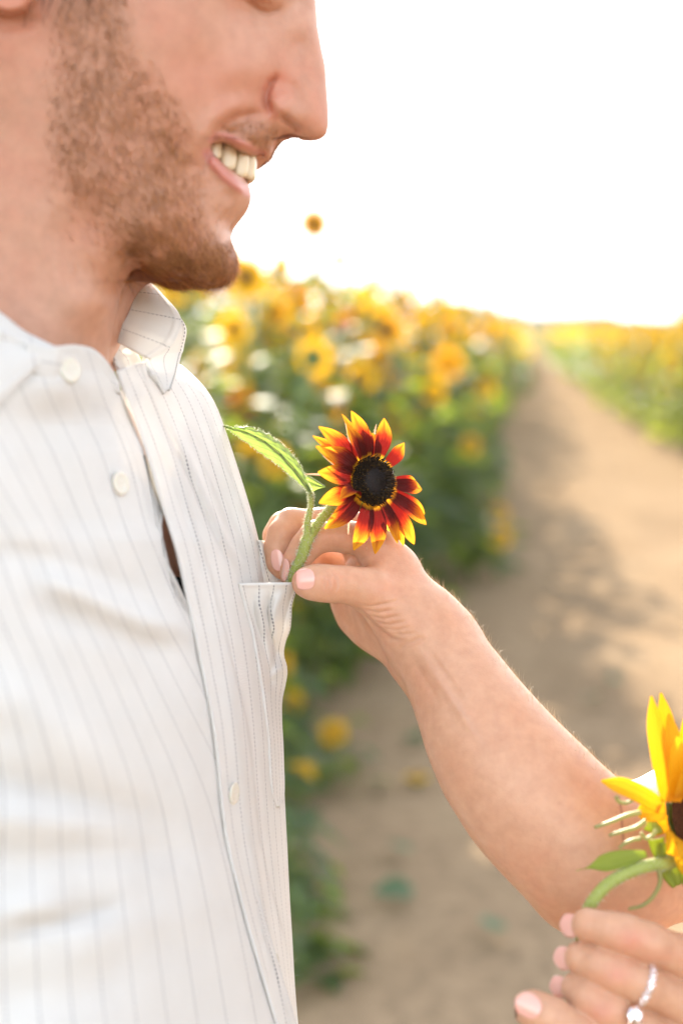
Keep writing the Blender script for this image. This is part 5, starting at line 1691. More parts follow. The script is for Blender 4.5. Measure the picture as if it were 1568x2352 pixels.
# ------------------------------------------------------------------ the two cut sunflowers
def petal_mat(name, stops, trans_stops, tw=.45):
    """colour runs along the petal (UV y), with streaks"""
    m, nt, out = new_mat(name)
    uvn = N(nt, 'ShaderNodeUVMap'); uvn.uv_map = 'UVMap'
    sep = N(nt, 'ShaderNodeSeparateXYZ'); nt.links.new(uvn.outputs[0], sep.inputs[0])
    mp = N(nt, 'ShaderNodeMapping'); mp.inputs['Scale'].default_value = (9, 1.3, 1); nt.links.new(uvn.outputs[0], mp.inputs[0])
    oi = N(nt, 'ShaderNodeObjectInfo')
    n1 = noise(nt, 2.2, 3, .6, mp.outputs[0])
    ce = math_n(nt, 'ABSOLUTE', math_n(nt, 'SUBTRACT', sep.outputs[0], .5))
    # rust reaches farther up the middle of the petal, in streaks
    pos = math_n(nt, 'ADD', math_n(nt, 'ADD', sep.outputs[1], math_n(nt, 'MULTIPLY', math_n(nt, 'MULTIPLY', math_n(nt, 'SUBTRACT', n1.outputs[0], .5), .62), sep.outputs[1])), math_n(nt, 'MULTIPLY', math_n(nt, 'MULTIPLY', ce, .42), sep.outputs[1]))
    pos = math_n(nt, 'ADD', pos, math_n(nt, 'MULTIPLY', math_n(nt, 'MULTIPLY', math_n(nt, 'SUBTRACT', oi.outputs['Random'], .5), .16), sep.outputs[1]))
    c = ramp(nt, pos, stops).outputs[0]; t_ = ramp(nt, pos, trans_stops).outputs[0]
    wv = N(nt, 'ShaderNodeTexWave'); wv.bands_direction = 'X'; wv.inputs['Scale'].default_value = 2.6; wv.inputs['Distortion'].default_value = .4
    nt.links.new(uvn.outputs[0], wv.inputs['Vector'])
    c = mixc(nt, .4, c, ramp(nt, wv.outputs['Fac'], [(0.0, (.55, .5, .5)), (.5, (1, 1, 1))]).outputs[0], 'MULTIPLY')
    p = N(nt, 'ShaderNodeBsdfPrincipled'); p.inputs['Roughness'].default_value = .62; p.inputs['Specular IOR Level'].default_value = .25
    nt.links.new(c, p.inputs['Base Color']); nt.links.new(bump(nt, wv.outputs['Fac'], .4, .0006), p.inputs['Normal'])
    t = N(nt, 'ShaderNodeBsdfTranslucent'); nt.links.new(t_, t.inputs[0])
    mx = N(nt, 'ShaderNodeMixShader'); mx.inputs[0].default_value = tw
    nt.links.new(p.outputs[0], mx.inputs[1]); nt.links.new(t.outputs[0], mx.inputs[2]); nt.links.new(mx.outputs[0], out.inputs[0])
    return m


M_RING = petal_mat('ring_of_fire_petal', [(0.10, (.60, .30, .015)), (.20, (.07, .006, .004)), (.50, (.085, .005, .004)), (.66, (.18, .018, .006)), (.79, (.50, .15, .008)), (.95, (.64, .27, .010))],
                   [(0.10, (.6, .28, .015)), (.20, (.12, .006, .004)), (.50, (.15, .006, .005)), (.66, (.36, .028, .007)), (.79, (.58, .18, .010)), (.95, (.70, .32, .02))])
M_YEL = petal_mat('clear_yellow_petal', [(0.02, (.62, .26, .006)), (.2, (.74, .36, .006)), (1, (.78, .42, .008))], [(0.02, (.60, .24, .004)), (.2, (.66, .30, .004)), (1, (.70, .35, .008))], .40)
M_FSTEM = leafy('fresh_stem', (0.32, 0.38, 0.08), (0.42, 0.47, 0.14), (0.45, 0.50, 0.10), 300, .5, .25)
M_FHAIR = leafy('stem_hair', (0.75, 0.78, 0.62), (0.75, 0.78, 0.62), (0.85, 0.85, 0.7), 10, .5, .5)
M_SEPAL = leafy('sepal_green', (0.24, 0.30, 0.04), (0.32, 0.38, 0.06), (0.50, 0.55, 0.06), 300, .5, .45)
M_SEPALP = leafy('sepal_pink', (0.42, 0.24, 0.16), (0.50, 0.32, 0.20), (0.6, 0.35, 0.25), 300, .5, .45)
M_SEPALC = leafy('sepal_pale', (0.34, 0.34, 0.12), (0.42, 0.40, 0.16), (0.45, 0.42, 0.12), 300, .5, .4)
M_SEED = leafy('dark_florets', (0.014, 0.009, 0.006), (0.042, 0.026, 0.013), (0.0, 0.0, 0.0), 900, .6, .0)
M_CORE = leafy('blue_black_florets', (0.020, 0.017, 0.018), (0.042, 0.034, 0.034), (0.0, 0.0, 0.0), 900, .45, .0)
M_POLLEN = leafy('gold_pollen', (0.45, 0.26, 0.03), (0.30, 0.18, 0.03), (0.1, 0.06, 0.01), 900, .7, .05)


def blade(base, tip, width, nrm, arch=0.0, cup=.15, twist=0.0, wprof=None, nu=18, nv=9, tipdip=0.0, rs=None):
    """a petal or bract: strip from base to tip (camera space), bowed along nrm"""
    base, tip, nrm = np.array(base, float), np.array(tip, float), np.array(nrm, float)
    d = tip - base; L = np.linalg.norm(d); d /= L
    nrm = nrm - d * (nrm @ d); nrm /= np.linalg.norm(nrm); sd_ = np.cross(d, nrm)
    V = np.empty((nu, nv, 3)); UV = np.empty((nu, nv, 2)); ph = rs.uniform(0, 6) if rs is not None else 0
    for i, u in enumerate(np.linspace(0, 1, nu)):
        w = width / 2 * (wprof(u) if wprof else (0.42 + .58 * math.sin(math.pi * min(1, u * .95 + .02)) ** .8) * (1 - sstep(.62, 1.0, u) ** 1.3 * .96))
        a = twist * u; s_ = sd_ * math.cos(a) + nrm * math.sin(a); n_ = nrm * math.cos(a) - sd_ * math.sin(a)
        c = base + d * L * u + nrm * (arch * L * math.sin(math.pi * u) - tipdip * L * u ** 3)
        for j, v in enumerate(np.linspace(-1, 1, nv)):
            V[i, j] = c + s_ * w * v + n_ * w * (cup * v * v + .05 * math.sin(v * 9 + ph) + .10 * math.sin(u * 7 + ph) * v)
            UV[i, j] = (.5 + .5 * v, u)
    return V, UV


def add_hairs(mb_pts, mb_rad, n, rs, lmin, lmax, r, name, parent, inv, mat):
    """stiff hairs standing off a tube given by camera-space points"""
    P = np.asarray(mb_pts); T = np.gradient(P, axis=0); T /= np.linalg.norm(T, axis=1, keepdims=True)
    t = rs.uniform(0, len(P) - 1.001, n); i = t.astype(int); f = (t - i)[:, None]
    c = P[i] * (1 - f) + P[i + 1] * f; tt = T[i]; rr = np.interp(t, np.arange(len(P)), np.broadcast_to(mb_rad, (len(P),)))
    q = rs.normal(size=(n, 3)); q -= tt * (q * tt).sum(1, keepdims=True); q /= np.linalg.norm(q, axis=1, keepdims=True)
    D = q + rs.normal(size=(n, 3)) * .25 - tt * .15; D /= np.linalg.norm(D, axis=1, keepdims=True)
    V, F = strands(c2w(c + q * rr[:, None] * .95), tow(q), tow(D), rs.uniform(lmin, lmax, n), np.full(n, r), .4, rs)
    o = mesh_np(name, V, F, mat); own(o, parent, inv); return o


# ---------------- bicolour flower in the pocket
fc_ = W(678, 1345, .777)
fl1 = empty('cut_sunflower', tuple(fc_)); FI = Matrix.Translation(-Vector(fc_)); ID = Matrix.Identity(4)
tag(fl1, 'red and gold bicolour sunflower with a dark centre, pinched above the shirt pocket', 'sunflower')
rp = np.random.default_rng(12)
d0 = .7745
fn = np.array([.50, .06, -.86]); fn /= np.linalg.norm(fn)            # the face looks right and towards the camera
fc = cs(854, 1105, d0)


def onplane(px, py, off=0.0):
    r = cs(px, py, 1.0); t = (fc @ fn + off) / (r @ fn); return r * t


zt = lambda x, y: (705.5 + x * .192, 921.8 + y * .192)
tips = [  # tip (crop px), width, arch, twist, lift of tip, layer
    (560, 118, 175, .10, .0, .004, 1), (652, 218, 175, .06, .3, -.003, 0), (945, 204, 180, .10, -.1, .003, 1), (1172, 500, 165, .08, .5, .004, 1), (1325, 985, 150, .12, .2, .000, 1), (1393, 1050, 165, .10, -.35, .001, 2),
    (1438, 1345, 150, .06, .1, -.002, 0), (1452, 1466, 165, .08, -.2, .002, 1), (1315, 1705, 165, .05, .1, .0, 1), (1190, 1728, 110, .05, .2, -.003, 0), (1105, 1690, 140, .06, -.1, .002, 1), (842, 1813, 190, .08, .0, .004, 1),
    (588, 1770, 200, .10, .15, .004, 2), (242, 1510, 215, .12, -.3, .004, 1), (182, 1210, 200, .16, .35, .005, 1), (170, 845, 200, .16, -.1, .006, 1), (132, 535, 170, .08, .2, .000, 0), (235, 560, 210, .12, -.2, .006, 2), (175, 300, 190, .10, .15, .002, 1), (92, 402, 110, .04, .0, -.004, 0), (447, 147, 110, .06, .3, .000, 0), (505, 300, 150, .08, -.2, .005, 2), (800, 372, 150, .05, .2, -.002, 0),
]
wr = lambda u: (0.42 + .58 * math.sin(math.pi * min(1, u * .80 + .03)) ** .8) * max(.05, 1 - max(0, (u - .55) / .45) ** 2.4) ** .75
for (x, y, wd, ar, tw_, off, ly) in tips:
    ang = math.atan2((y - 955) / 290, (x - 775) / 255)
    bx, by = 775 + 215 * math.cos(ang), 955 + 245 * math.sin(ang)
    b = onplane(*zt(bx, by), -.0022 + .0008 * ly); t = onplane(*zt(x, y), off * 1.2 - .001)
    V, UV = blade(b, t, wd * .192 * KPX * d0 * 1.18 * rp.uniform(.94, 1.06), fn, ar * .8, .16, tw_, wr, tipdip=.10, rs=rp)
    o = mesh_np('petal', c2w(V.reshape(-1, 3)), grid_faces(18, 9), M_RING, uv=UV.reshape(-1, 2)); own(o, fl1, FI)
# short petal curling forward at the lower left
b = onplane(*zt(590, 1135), .001); t = onplane(*zt(372, 1185), .010)
V, UV = blade(b, t, 170 * .192 * KPX * d0, fn + np.array([-.1, .9, 0]), .30, .25, .2, lambda u: (0.45 + .6 * math.sin(math.pi * min(1, u * .85 + .08)) ** .7) * (1 - float(sstep(.75, 1.0, u)) * .85), rs=rp)
o = mesh_np('petal', c2w(V.reshape(-1, 3)), grid_faces(18, 9), M_RING, uv=UV.reshape(-1, 2)); own(o, fl1, FI)
# disc: florets in a spiral
e1 = np.cross(np.array([0, 1.0, 0]), fn); e1 /= np.linalg.norm(e1); e2 = np.cross(fn, e1)
RD = 56 * KPX * d0
dk_ = MB(); co_ = MB(); po = MB()
nr_, na_ = 14, 40; vs = []
dome = lambda q: .0045 * math.cos(q * math.pi / 2) ** .7 - .0015 * math.exp(-(q / .10) ** 2)
for i in range(nr_):
    q = i / (nr_ - 1) * 1.0
    for j in range(na_):
        a = 2 * math.pi * j / na_; vs.append(fc + (e1 * math.cos(a) + e2 * math.sin(a)) * RD * q * .97 + fn * (dome(q) - .0005))
dk_.add(c2w(np.array(vs)), [tuple(x) for x in grid_faces(nr_, na_, wrap=True)])
NFL = 620
for k in range(NFL):
    q = math.sqrt((k + .5) / NFL); a = k * 2.39996
    c = fc + (e1 * math.cos(a) + e2 * math.sin(a)) * RD * q + fn * dome(q)
    out_ = e1 * math.cos(a) + e2 * math.sin(a)
    ax = fn * (1.0 if q > .5 else .55) + out_ * (.35 if q > .5 else -.35) + rp.normal(size=3) * (.16 if q > .5 else .03); ax /= np.linalg.norm(ax)
    h = (.0022 + .0012 * rp.uniform()) if q > .5 else .0010 + .0010 * q
    r0 = RD * (.030 if q > .5 else .018 + .02 * q)
    s1_ = np.cross(ax, out_ + .01); s1_ /= np.linalg.norm(s1_); s2_ = np.cross(ax, s1_)
    rr_ = [(0, 1.0), (.55, .85), (1.0, .30)]
    vs = [c + ax * h * z + (s1_ * math.cos(b_) + s2_ * math.sin(b_)) * r0 * w_ for z, w_ in rr_ for b_ in np.linspace(0, 2 * math.pi, 6, endpoint=False)]
    vs.append(c + ax * h * 1.05)
    fs_ = [tuple(x) for x in grid_faces(3, 6, wrap=True)] + [(12 + j, 12 + (j + 1) % 6, 18) for j in range(6)]
    (dk_ if q > .52 else co_).add(c2w(np.array(vs)), fs_)
    if q > .45 and rp.uniform() < .34:
        g_ = c + ax * h * 1.02 + rp.normal(size=3) * .0003; s_ = .00017
        po.add(c2w(np.array([g_ + [s_, 0, 0], g_ + [0, s_, 0], g_ - [s_, 0, 0], g_ - [0, s_, 0], g_ - [0, 0, s_ * 1.4], g_ + [0, 0, s_]])), [(0, 1, 4), (1, 2, 4), (2, 3, 4), (3, 0, 4), (1, 0, 5), (2, 1, 5), (3, 2, 5), (0, 3, 5)])
disc = dk_.build('disc', M_SEED); own(disc, fl1, FI)
o = co_.build('young_florets', M_CORE); own(o, disc, ID)
o = po.build('pollen', M_POLLEN, smooth=False); own(o, disc, ID)
# receptacle behind
vs = []
for i in range(7):
    q = i / 6
    for j in range(24):
        a = 2 * math.pi * j / 24; r_ = RD * (1.0 - .75 * q ** 1.6); vs.append(fc + (e1 * math.cos(a) + e2 * math.sin(a)) * r_ - fn * (.002 + .011 * q))
mb = MB(); mb.add(c2w(np.array(vs)), [tuple(x) for x in grid_faces(7, 24, wrap=True)]); o = mb.build('receptacle', M_SEPAL); own(o, fl1, FI)
# narrow hairy bracts that show between and behind the petals
zs = lambda x, y: zt(x, y)
for (x0, y0, x1, y1, wd, pk_) in [(560, 700, 443, 170, 40, 1), (800, 420, 824, 272, 34, 1), (420, 690, 98, 545, 46, 1), (430, 830, 186, 650, 50, 1), (500, 880, -30, 872, 46, 1), (520, 1250, 488, 1620, 40, 1), (700, 1300, 705, 1810, 30, 1), (960, 1400, 1115, 1660, 110, 0), (520, 1080, 175, 1245, 40, 1), (860, 1350, 1000, 1560, 110, 0)]:
    b = onplane(*zs(x0, y0), -.006); t = onplane(*zs(x1, y1), -.006)
    V, UV = blade(b, t, wd * .192 * KPX * d0, fn, -.04, .2, .4, lambda u: max(.06, (1 - u) ** .7 * (.5 + 1.2 * u)), nu=14, nv=5, rs=rp)
    o = mesh_np('sepal', c2w(V.reshape(-1, 3)), grid_faces(14, 5), M_SEPALP if pk_ else M_SEPAL); own(o, fl1, FI)
    hh = add_hairs(V[:, 2], np.interp(np.linspace(0, 1, 14), [0, 1], [wd * .5, 4]) * .192 * KPX * d0 * .5, 60, rp, .0006, .0013, .00005, 'bristles', fl1, FI, M_FHAIR); own(hh, o, ID)
# stem with the leaf stalk branching off
stp = spline(np.array([cs(664, 1392, .7795), cs(668, 1345, .7785), cs(678, 1309, .7745), cs(693, 1279, .7725), cs(706, 1240, .7715), cs(727, 1208, .7730), cs(751, 1178, .7770), cs(775, 1150, .782), cs(800, 1128, .784), fc - fn * .012]), 70)
srad = pr(1, .775) * np.interp(np.linspace(0, 1, 70), [0, .3, .45, .6, 1], [10.5, 11.5, 13.5, 10, 14])
mb = MB(); mb.tube(c2w(stp), srad, 16)
pet_ = spline(np.array([cs(702, 1244, .7715), cs(706, 1226, .7700), cs(706, 1205, .7690), cs(711, 1176, .7688), cs(715, 1150, .7690), cs(712, 1130, .7695)]), 40)
prad = pr(1, .77) * np.interp(np.linspace(0, 1, 40), [0, .25, .6, 1], [10, 8.0, 6.5, 5.5])
stem = mb.build('stem', M_FSTEM); own(stem, fl1, FI)
add_hairs(stp[8:60], srad[8:60], 900, rp, .0010, .0028, .00016, 'bristles', fl1, FI, M_FHAIR).parent = stem
bpy.data.objects[-1:] if False else None
# small bud in the fork
vs = []
for i in range(8):
    q = i / 7
    for j in range(12):
        a = 2 * math.pi * j / 12; r_ = pr(8, .77) * math.sin(math.pi * (.12 + .86 * q)) ** .8
        vs.append(cs(719, 1228 - q * 22, .7700) + np.array([math.cos(a), 0, math.sin(a)]) * r_)
mb = MB(); mb.add(c2w(np.array(vs)), [tuple(x) for x in grid_faces(8, 12, wrap=True)]); o = mb.build('bud', M_FSTEM); own(o, fl1, FI)

# leaf: two half blades about the midrib, serrated, veins modelled as grooves
M_FLEAF, nt, out = new_mat('backlit_leaf')
uvn = N(nt, 'ShaderNodeUVMap'); uvn.uv_map = 'UVMap'; sep = N(nt, 'ShaderNodeSeparateXYZ'); nt.links.new(uvn.outputs[0], sep.inputs[0])
ce = math_n(nt, 'ABSOLUTE', math_n(nt, 'SUBTRACT', sep.outputs[0], .5))
vein = math_n(nt, 'ABSOLUTE', math_n(nt, 'SUBTRACT', math_n(nt, 'FRACT', math_n(nt, 'SUBTRACT', math_n(nt, 'MULTIPLY', sep.outputs[1], 6.0), math_n(nt, 'MULTIPLY', ce, 4.2))), .5))
vl = math_n(nt, 'LESS_THAN', vein, .045); ml = math_n(nt, 'LESS_THAN', ce, .022)
vv_ = math_n(nt, 'MAXIMUM', vl, ml)
nz = noise(nt, 500, 3, .6, objco(nt))
cb = mixc(nt, nz.outputs[0], (.22, .29, .11), (.30, .37, .16)); cb = mixc(nt, math_n(nt, 'MULTIPLY', vv_, .8), cb, (.09, .14, .05))
ct = mixc(nt, nz.outputs[0], (.20, .33, .045), (.29, .40, .08)); ct = mixc(nt, math_n(nt, 'MULTIPLY', vv_, .8), ct, (.10, .18, .04))
p = N(nt, 'ShaderNodeBsdfPrincipled'); p.inputs['Roughness'].default_value = .55; p.inputs['Sheen Weight'].default_value = .3
nt.links.new(cb, p.inputs['Base Color']); nt.links.new(bump(nt, nz.outputs[0], .5, .0005), p.inputs['Normal'])
t = N(nt, 'ShaderNodeBsdfTranslucent'); nt.links.new(ct, t.inputs[0]); mx = N(nt, 'ShaderNodeMixShader'); mx.inputs[0].default_value = .6
nt.links.new(p.outputs[0], mx.inputs[1]); nt.links.new(t.outputs[0], mx.inputs[2]); nt.links.new(mx.outputs[0], out.inputs[0])


def leaf3(upper, mid, lower, dU, dM, dL, name='leaf', n=60, serr=.0):
    U_p = spline(np.array(upper, float), n); M_p = spline(np.array(mid, float), n); L_p = spline(np.array(lower, float), n)
    if serr:
        q = np.linspace(0, 1, n); sw = (np.mod(q * 11, 1) - .5) * serr * np.clip(np.sin(q * math.pi) * 1.5, 0, 1)
        U_p[:, 1] -= sw; L_p[:, 1] += sw * .6
    f = lambda d: np.interp(np.linspace(0, 1, n), np.linspace(0, 1, len(d)), d)
    A, B, C = cs(U_p[:, 0], U_p[:, 1], f(dU)), cs(M_p[:, 0], M_p[:, 1], f(dM)), cs(L_p[:, 0], L_p[:, 1], f(dL))
    k = 9; t = np.linspace(0, 1, k)
    G1 = A[:, None] * (1 - t)[None, :, None] + B[:, None] * t[None, :, None]; G2 = B[:, None] * (1 - t)[None, :, None] + C[:, None] * t[None, :, None]
    bul = np.sin(t * math.pi)[None, :, None] * np.array([0, 0, -.0016]); G = np.concatenate([G1 + bul, (G2 + bul)[:, 1:]], 1)
    uu_ = np.r_[t * .5, .5 + t[1:] * .5]; UV = np.stack([np.repeat(uu_[None], n, 0), np.repeat(np.linspace(0, 1, n)[:, None], 2 * k - 1, 1)], -1)
    G = G + np.array([0, 0, .0005]) * np.sin(UV[..., 1:] * 40 + np.abs(UV[..., :1] - .5) * 24)
    o = mesh_np(name, c2w(G.reshape(-1, 3)), grid_faces(n, 2 * k - 1), M_FLEAF, uv=UV.reshape(-1, 2)); return o, A, B, C


zl = lambda pts: [(507.9 + x * .168, 959.4 + y * .168) for x, y in pts]
up_ = zl([(1255, 1090), (1235, 1010), (1180, 880), (1120, 730), (1040, 590), (960, 480), (880, 400), (800, 335), (700, 265), (600, 200), (500, 155), (400, 130), (290, 122), (190, 125), (100, 120), (20, 112)])
md_ = zl([(1235, 1090), (1205, 1000), (1130, 880), (1040, 760), (960, 660), (870, 560), (780, 470), (690, 395), (600, 330), (510, 275), (420, 230), (330, 190), (250, 165), (170, 145), (100, 130), (20, 114)])
lo_ = zl([(1215, 1090), (1165, 985), (1080, 905), (1000, 840), (900, 750), (800, 665), (700, 590), (600, 520), (500, 450), (430, 400), (350, 340), (280, 290), (200, 230), (140, 185), (80, 145), (20, 118)])
leaf, LA, LB_, LC = leaf3(up_, md_, lo_, [.7695, .772, .780, .788, .794, .798, .801], [.7690, .770, .777, .784, .791, .797, .801], [.7695, .774, .779, .785, .792, .798, .801], serr=5)
own(leaf, fl1, FI)
mb = MB(); mb.tube(c2w(pet_), prad, 12); mb.tube(c2w(np.concatenate([pet_[-1:], LB_[::4] + [0, 0, .0006]])), np.interp(np.linspace(0, 1, len(LB_[::4]) + 1), [0, 1], [5.2, 1.0]) * pr(1, .78), 8)
o = mb.build('leaf_stalk', M_FSTEM); own(o, leaf, ID)
add_hairs(pet_[6:], prad[6:], 480, rp, .0008, .0022, .00015, 'bristles', fl1, FI, M_FHAIR).parent = leaf
for crv in (LA, LC):
    add_hairs(crv, np.full(len(crv), .0004), 420, rp, .0006, .0014, .00013, 'bristles', fl1, FI, M_FHAIR).parent = leaf
l2, *_r = leaf3(zl([(1130, 755), (1200, 790), (1290, 845), (1370, 900), (1432, 945)]), zl([(1170, 850), (1230, 880), (1300, 910), (1370, 935), (1432, 948)]), zl([(1215, 1010), (1250, 1010), (1300, 985), (1370, 962), (1432, 951)]), [.790, .792, .792], [.788, .789, .792], [.786, .788, .792], n=24)
own(l2, fl1, FI)
for o in bpy.data.objects:
    if o.name.startswith('bristles') and o.parent in (leaf, stem): o.matrix_parent_inverse = ID

# ---------------- clear yellow flower held in the near hand
f2c = W(1345, 2150, .682)
fl2 = empty('cut_sunflower', tuple(f2c)); F2 = Matrix.Translation(-Vector(f2c))
tag(fl2, 'bright yellow sunflower on a curved green stem held at the right picture edge', 'sunflower')
d2_ = .690
zy = lambda x, y: (1316.9 + x * .24, 1580 + y * .24)
c2_ = cs(*zy(1215, 1190), .703)
fn2 = np.array([.60, .12, -.79]); fn2 /= np.linalg.norm(fn2)
f1 = np.cross(np.array([0, 1.0, 0]), fn2); f1 /= np.linalg.norm(f1); f2 = np.cross(fn2, f1)
R2 = .0205
ptl = [  # base (crop), tip (crop), width px, depth of base / tip, normal, arch
    ((900, 1090), (735, 75), 34, .690, .702, (-.3, 0, -1), .05), ((990, 1050), (830, 40), 34, .692, .708, (-.2, .1, -1), .06), ((960, 1040), (925, 245), 36, .690, .696, (.1, 0, -1), .06), ((1040, 1030), (1110, 200), 44, .700, .712, (.3, .1, -1), .05),
    ((830, 1150), (268, 878), 40, .688, .694, (0, .55, -1), .10), ((930, 1090), (1010, 480), 48, .682, .676, (.35, .25, -1), .10), ((1010, 1050), (1140, 560), 48, .680, .672, (.4, .25, -1), .10),
    ((880, 1180), (600, 1190), 44, .690, .697, (0, .4, -1), .06), ((920, 1300), (700, 1310), 40, .692, .700, (0, .3, -1), .06), ((980, 1420), (900, 1590), 54, .688, .682, (.2, .2, -1), .06), ((1060, 1480), (1050, 1780), 56, .688, .684, (.3, .2, -1), .05), ((1140, 1500), (1230, 1850), 52, .690, .688, (.4, .1, -1), .05),
    ((1150, 1040), (1300, 500), 50, .690, .690, (.4, .2, -1), .05), ((1260, 1060), (1500, 620), 50, .700, .705, (.4, .2, -1), .05), ((1360, 1150), (1720, 900), 50, .710, .72, (.4, .2, -1), .05), ((1400, 1280), (1800, 1300), 50, .715, .725, (.4, .1, -1), .05), ((1350, 1420), (1640, 1700), 50, .705, .71, (.4, .1, -1), .05), ((1250, 1490), (1430, 1850), 50, .695, .695, (.4, .1, -1), .05)]
wy = lambda u: (0.55 + .45 * math.sin(math.pi * min(1, u * .85 + .05)) ** .7) * max(.12, 1 - max(0, (u - .6) / .4) ** 2.2) ** .8
for (b_, t_, wd, db_, dt_, nm_, ar) in ptl:
    V, UV = blade(cs(*zy(*b_), db_), cs(*zy(*t_), dt_), wd * 1.25 * KPX * d2_, nm_, ar, .30, rp.uniform(-.35, .35), wy, tipdip=rp.uniform(-.02, .08), rs=rp)
    o = mesh_np('petal', c2w(V.reshape(-1, 3)), grid_faces(18, 9), M_YEL, uv=UV.reshape(-1, 2)); own(o, fl2, F2)
mb = MB(); vs = []
for i in range(10):
    q = i / 9
    for j in range(36):
        a = 2 * math.pi * j / 36; vs.append(c2_ + (f1 * math.cos(a) + f2 * math.sin(a)) * R2 * (1 - q * .98) + fn2 * (.007 * math.sin(min(1, q * 1.5) * math.pi / 2) - .001))
mb.add(c2w(np.array(vs)), [tuple(x) for x in grid_faces(10, 36, wrap=True)])
for k in range(420):
    q = math.sqrt((k + .5) / 420); a = k * 2.39996; qq = 1 - q
    c = c2_ + (f1 * math.cos(a) + f2 * math.sin(a)) * R2 * q + fn2 * (.007 * math.sin(min(1, qq * 1.5) * math.pi / 2) - .001)
    ax = fn2 + (f1 * math.cos(a) + f2 * math.sin(a)) * .4 + rp.normal(size=3) * .15; ax /= np.linalg.norm(ax); s1_ = np.cross(ax, f2); s1_ /= np.linalg.norm(s1_); s2_ = np.cross(ax, s1_)
    vs = [c + (s1_ * math.cos(b_) + s2_ * math.sin(b_)) * .0007 for b_ in np.linspace(0, 2 * math.pi, 5, endpoint=False)] + [c + ax * .003]
    mb.add(c2w(np.array(vs)), [(j, (j + 1) % 5, 5) for j in range(5)])
o = mb.build('disc', leafy('warm_brown_florets', (0.045, 0.013, 0.004), (0.09, 0.028, 0.008), (0, 0, 0), 600, .95, 0)); own(o, fl2, F2)
# receptacle and bracts
bcn = c2_ - fn2 * .016; vs = []
for i in range(9):
    q = i / 8
    for j in range(26):
        a = 2 * math.pi * j / 26; r_ = R2 * (1.08 - .85 * q ** 1.5); vs.append(c2_ + (f1 * math.cos(a) + f2 * math.sin(a)) * r_ - fn2 * (.001 + .020 * q))
mb = MB(); mb.add(c2w(np.array(vs)), [tuple(x) for x in grid_faces(9, 26, wrap=True)])
rec = mb.build('receptacle', leafy('dark_calyx', (0.035, 0.06, 0.02), (0.06, 0.09, 0.03), (.08, .12, .02), 300, .6, .2)); own(rec, fl2, F2)
for (pts, wd, pale) in [([(640, 1190), (520, 1215), (370, 1275), (195, 1335)], 13, 1), ([(690, 1270), (600, 1330), (470, 1370), (335, 1410)], 12, 1), ([(790, 1360), (740, 1420), (690, 1440), (640, 1380)], 11, 1), ([(640, 1440), (560, 1455), (500, 1480), (430, 1530)], 9, 1), ([(800, 1700), (825, 1850), (760, 1990), (660, 2080), (520, 2115)], 12, 1), ([(400, 1030), (430, 1085), (480, 1100), (560, 1080)], 8, 1),
                       ([(870, 1480), (850, 1640), (900, 1800), (960, 1900)], 40, 0), ([(960, 1560), (960, 1720), (1000, 1880)], 46, 0), ([(1060, 1640), (1080, 1800), (1120, 1960)], 46, 0), ([(780, 1440), (800, 1560), (840, 1680)], 36, 0), ([(700, 1290), (760, 1330), (840, 1380)], 34, 0)]:
    P = spline(np.array([cs(*zy(*q), .684 + (.0 if pale else .010)) for q in pts]), 22); tq = np.linspace(0, 1, 22)
    T = np.gradient(P, axis=0); T /= np.linalg.norm(T, axis=1, keepdims=True); sdv = np.cross(T, np.array([0, .2, -1])); sdv /= np.linalg.norm(sdv, axis=1, keepdims=True)
    ww = wd * (.55 if pale else 1) * KPX * d2_ * .5 * ((1 - tq) ** .6 * .85 + .15)
    V = P[:, None] + sdv[:, None] * (ww[:, None] * np.linspace(-1, 1, 5)[None])[..., None] + np.array([0, 0, -.001]) * (1 - np.linspace(-1, 1, 5)[None, :, None] ** 2)
    o = mesh_np('sepal', c2w(V.reshape(-1, 3)), grid_faces(22, 5), M_SEPALC if pale else M_SEPAL); own(o, fl2, F2)
    md = o.modifiers.new('t', 'SOLIDIFY'); md.thickness = .0006
# one broad pointed bract
V, UV = blade(cs(*zy(690, 1590), .683), cs(*zy(20, 1755), .682), 42 * KPX * d2_, (.0, .5, -1), .06, .3, .0, lambda u: (math.sin(math.pi * min(1, .14 + u * .80)) ** 1.2) * (1 - float(sstep(.6, .92, u)) * .93), nu=30, rs=None, tipdip=-.02)
o = mesh_np('sepal', c2w(V.reshape(-1, 3)), grid_faces(30, 9), M_SEPAL, uv=UV.reshape(-1, 2)); own(o, fl2, F2); o.modifiers.new('t', 'SOLIDIFY').thickness = .0005
st2 = spline(np.array([c2_ - fn2 * .018, cs(*zy(900, 1680), .690), cs(*zy(760, 1690), .684), cs(*zy(600, 1735), .680), cs(*zy(430, 1810), .678), cs(*zy(280, 1920), .677), cs(*zy(190, 2030), .677), cs(*zy(130, 2130), .679), cs(1334, 2180, .690), cs(1338, 2290, .694), cs(1372, 2345, .690), cs(1384, 2400, .684), cs(1400, 2560, .672)]), 90)
r2_ = pr(1, .68) * np.interp(np.linspace(0, 1, 90), [0, .08, .2, 1], [26, 16, 14.5, 13])
mb = MB(); mb.tube(c2w(st2), r2_, 16); st_ = mb.build('stem', M_FSTEM); own(st_, fl2, F2)
hh = add_hairs(st2[14:50], r2_[14:50], 520, rp, .0008, .0022, .00014, 'bristles', fl2, F2, M_FHAIR); own(hh, st_, ID)

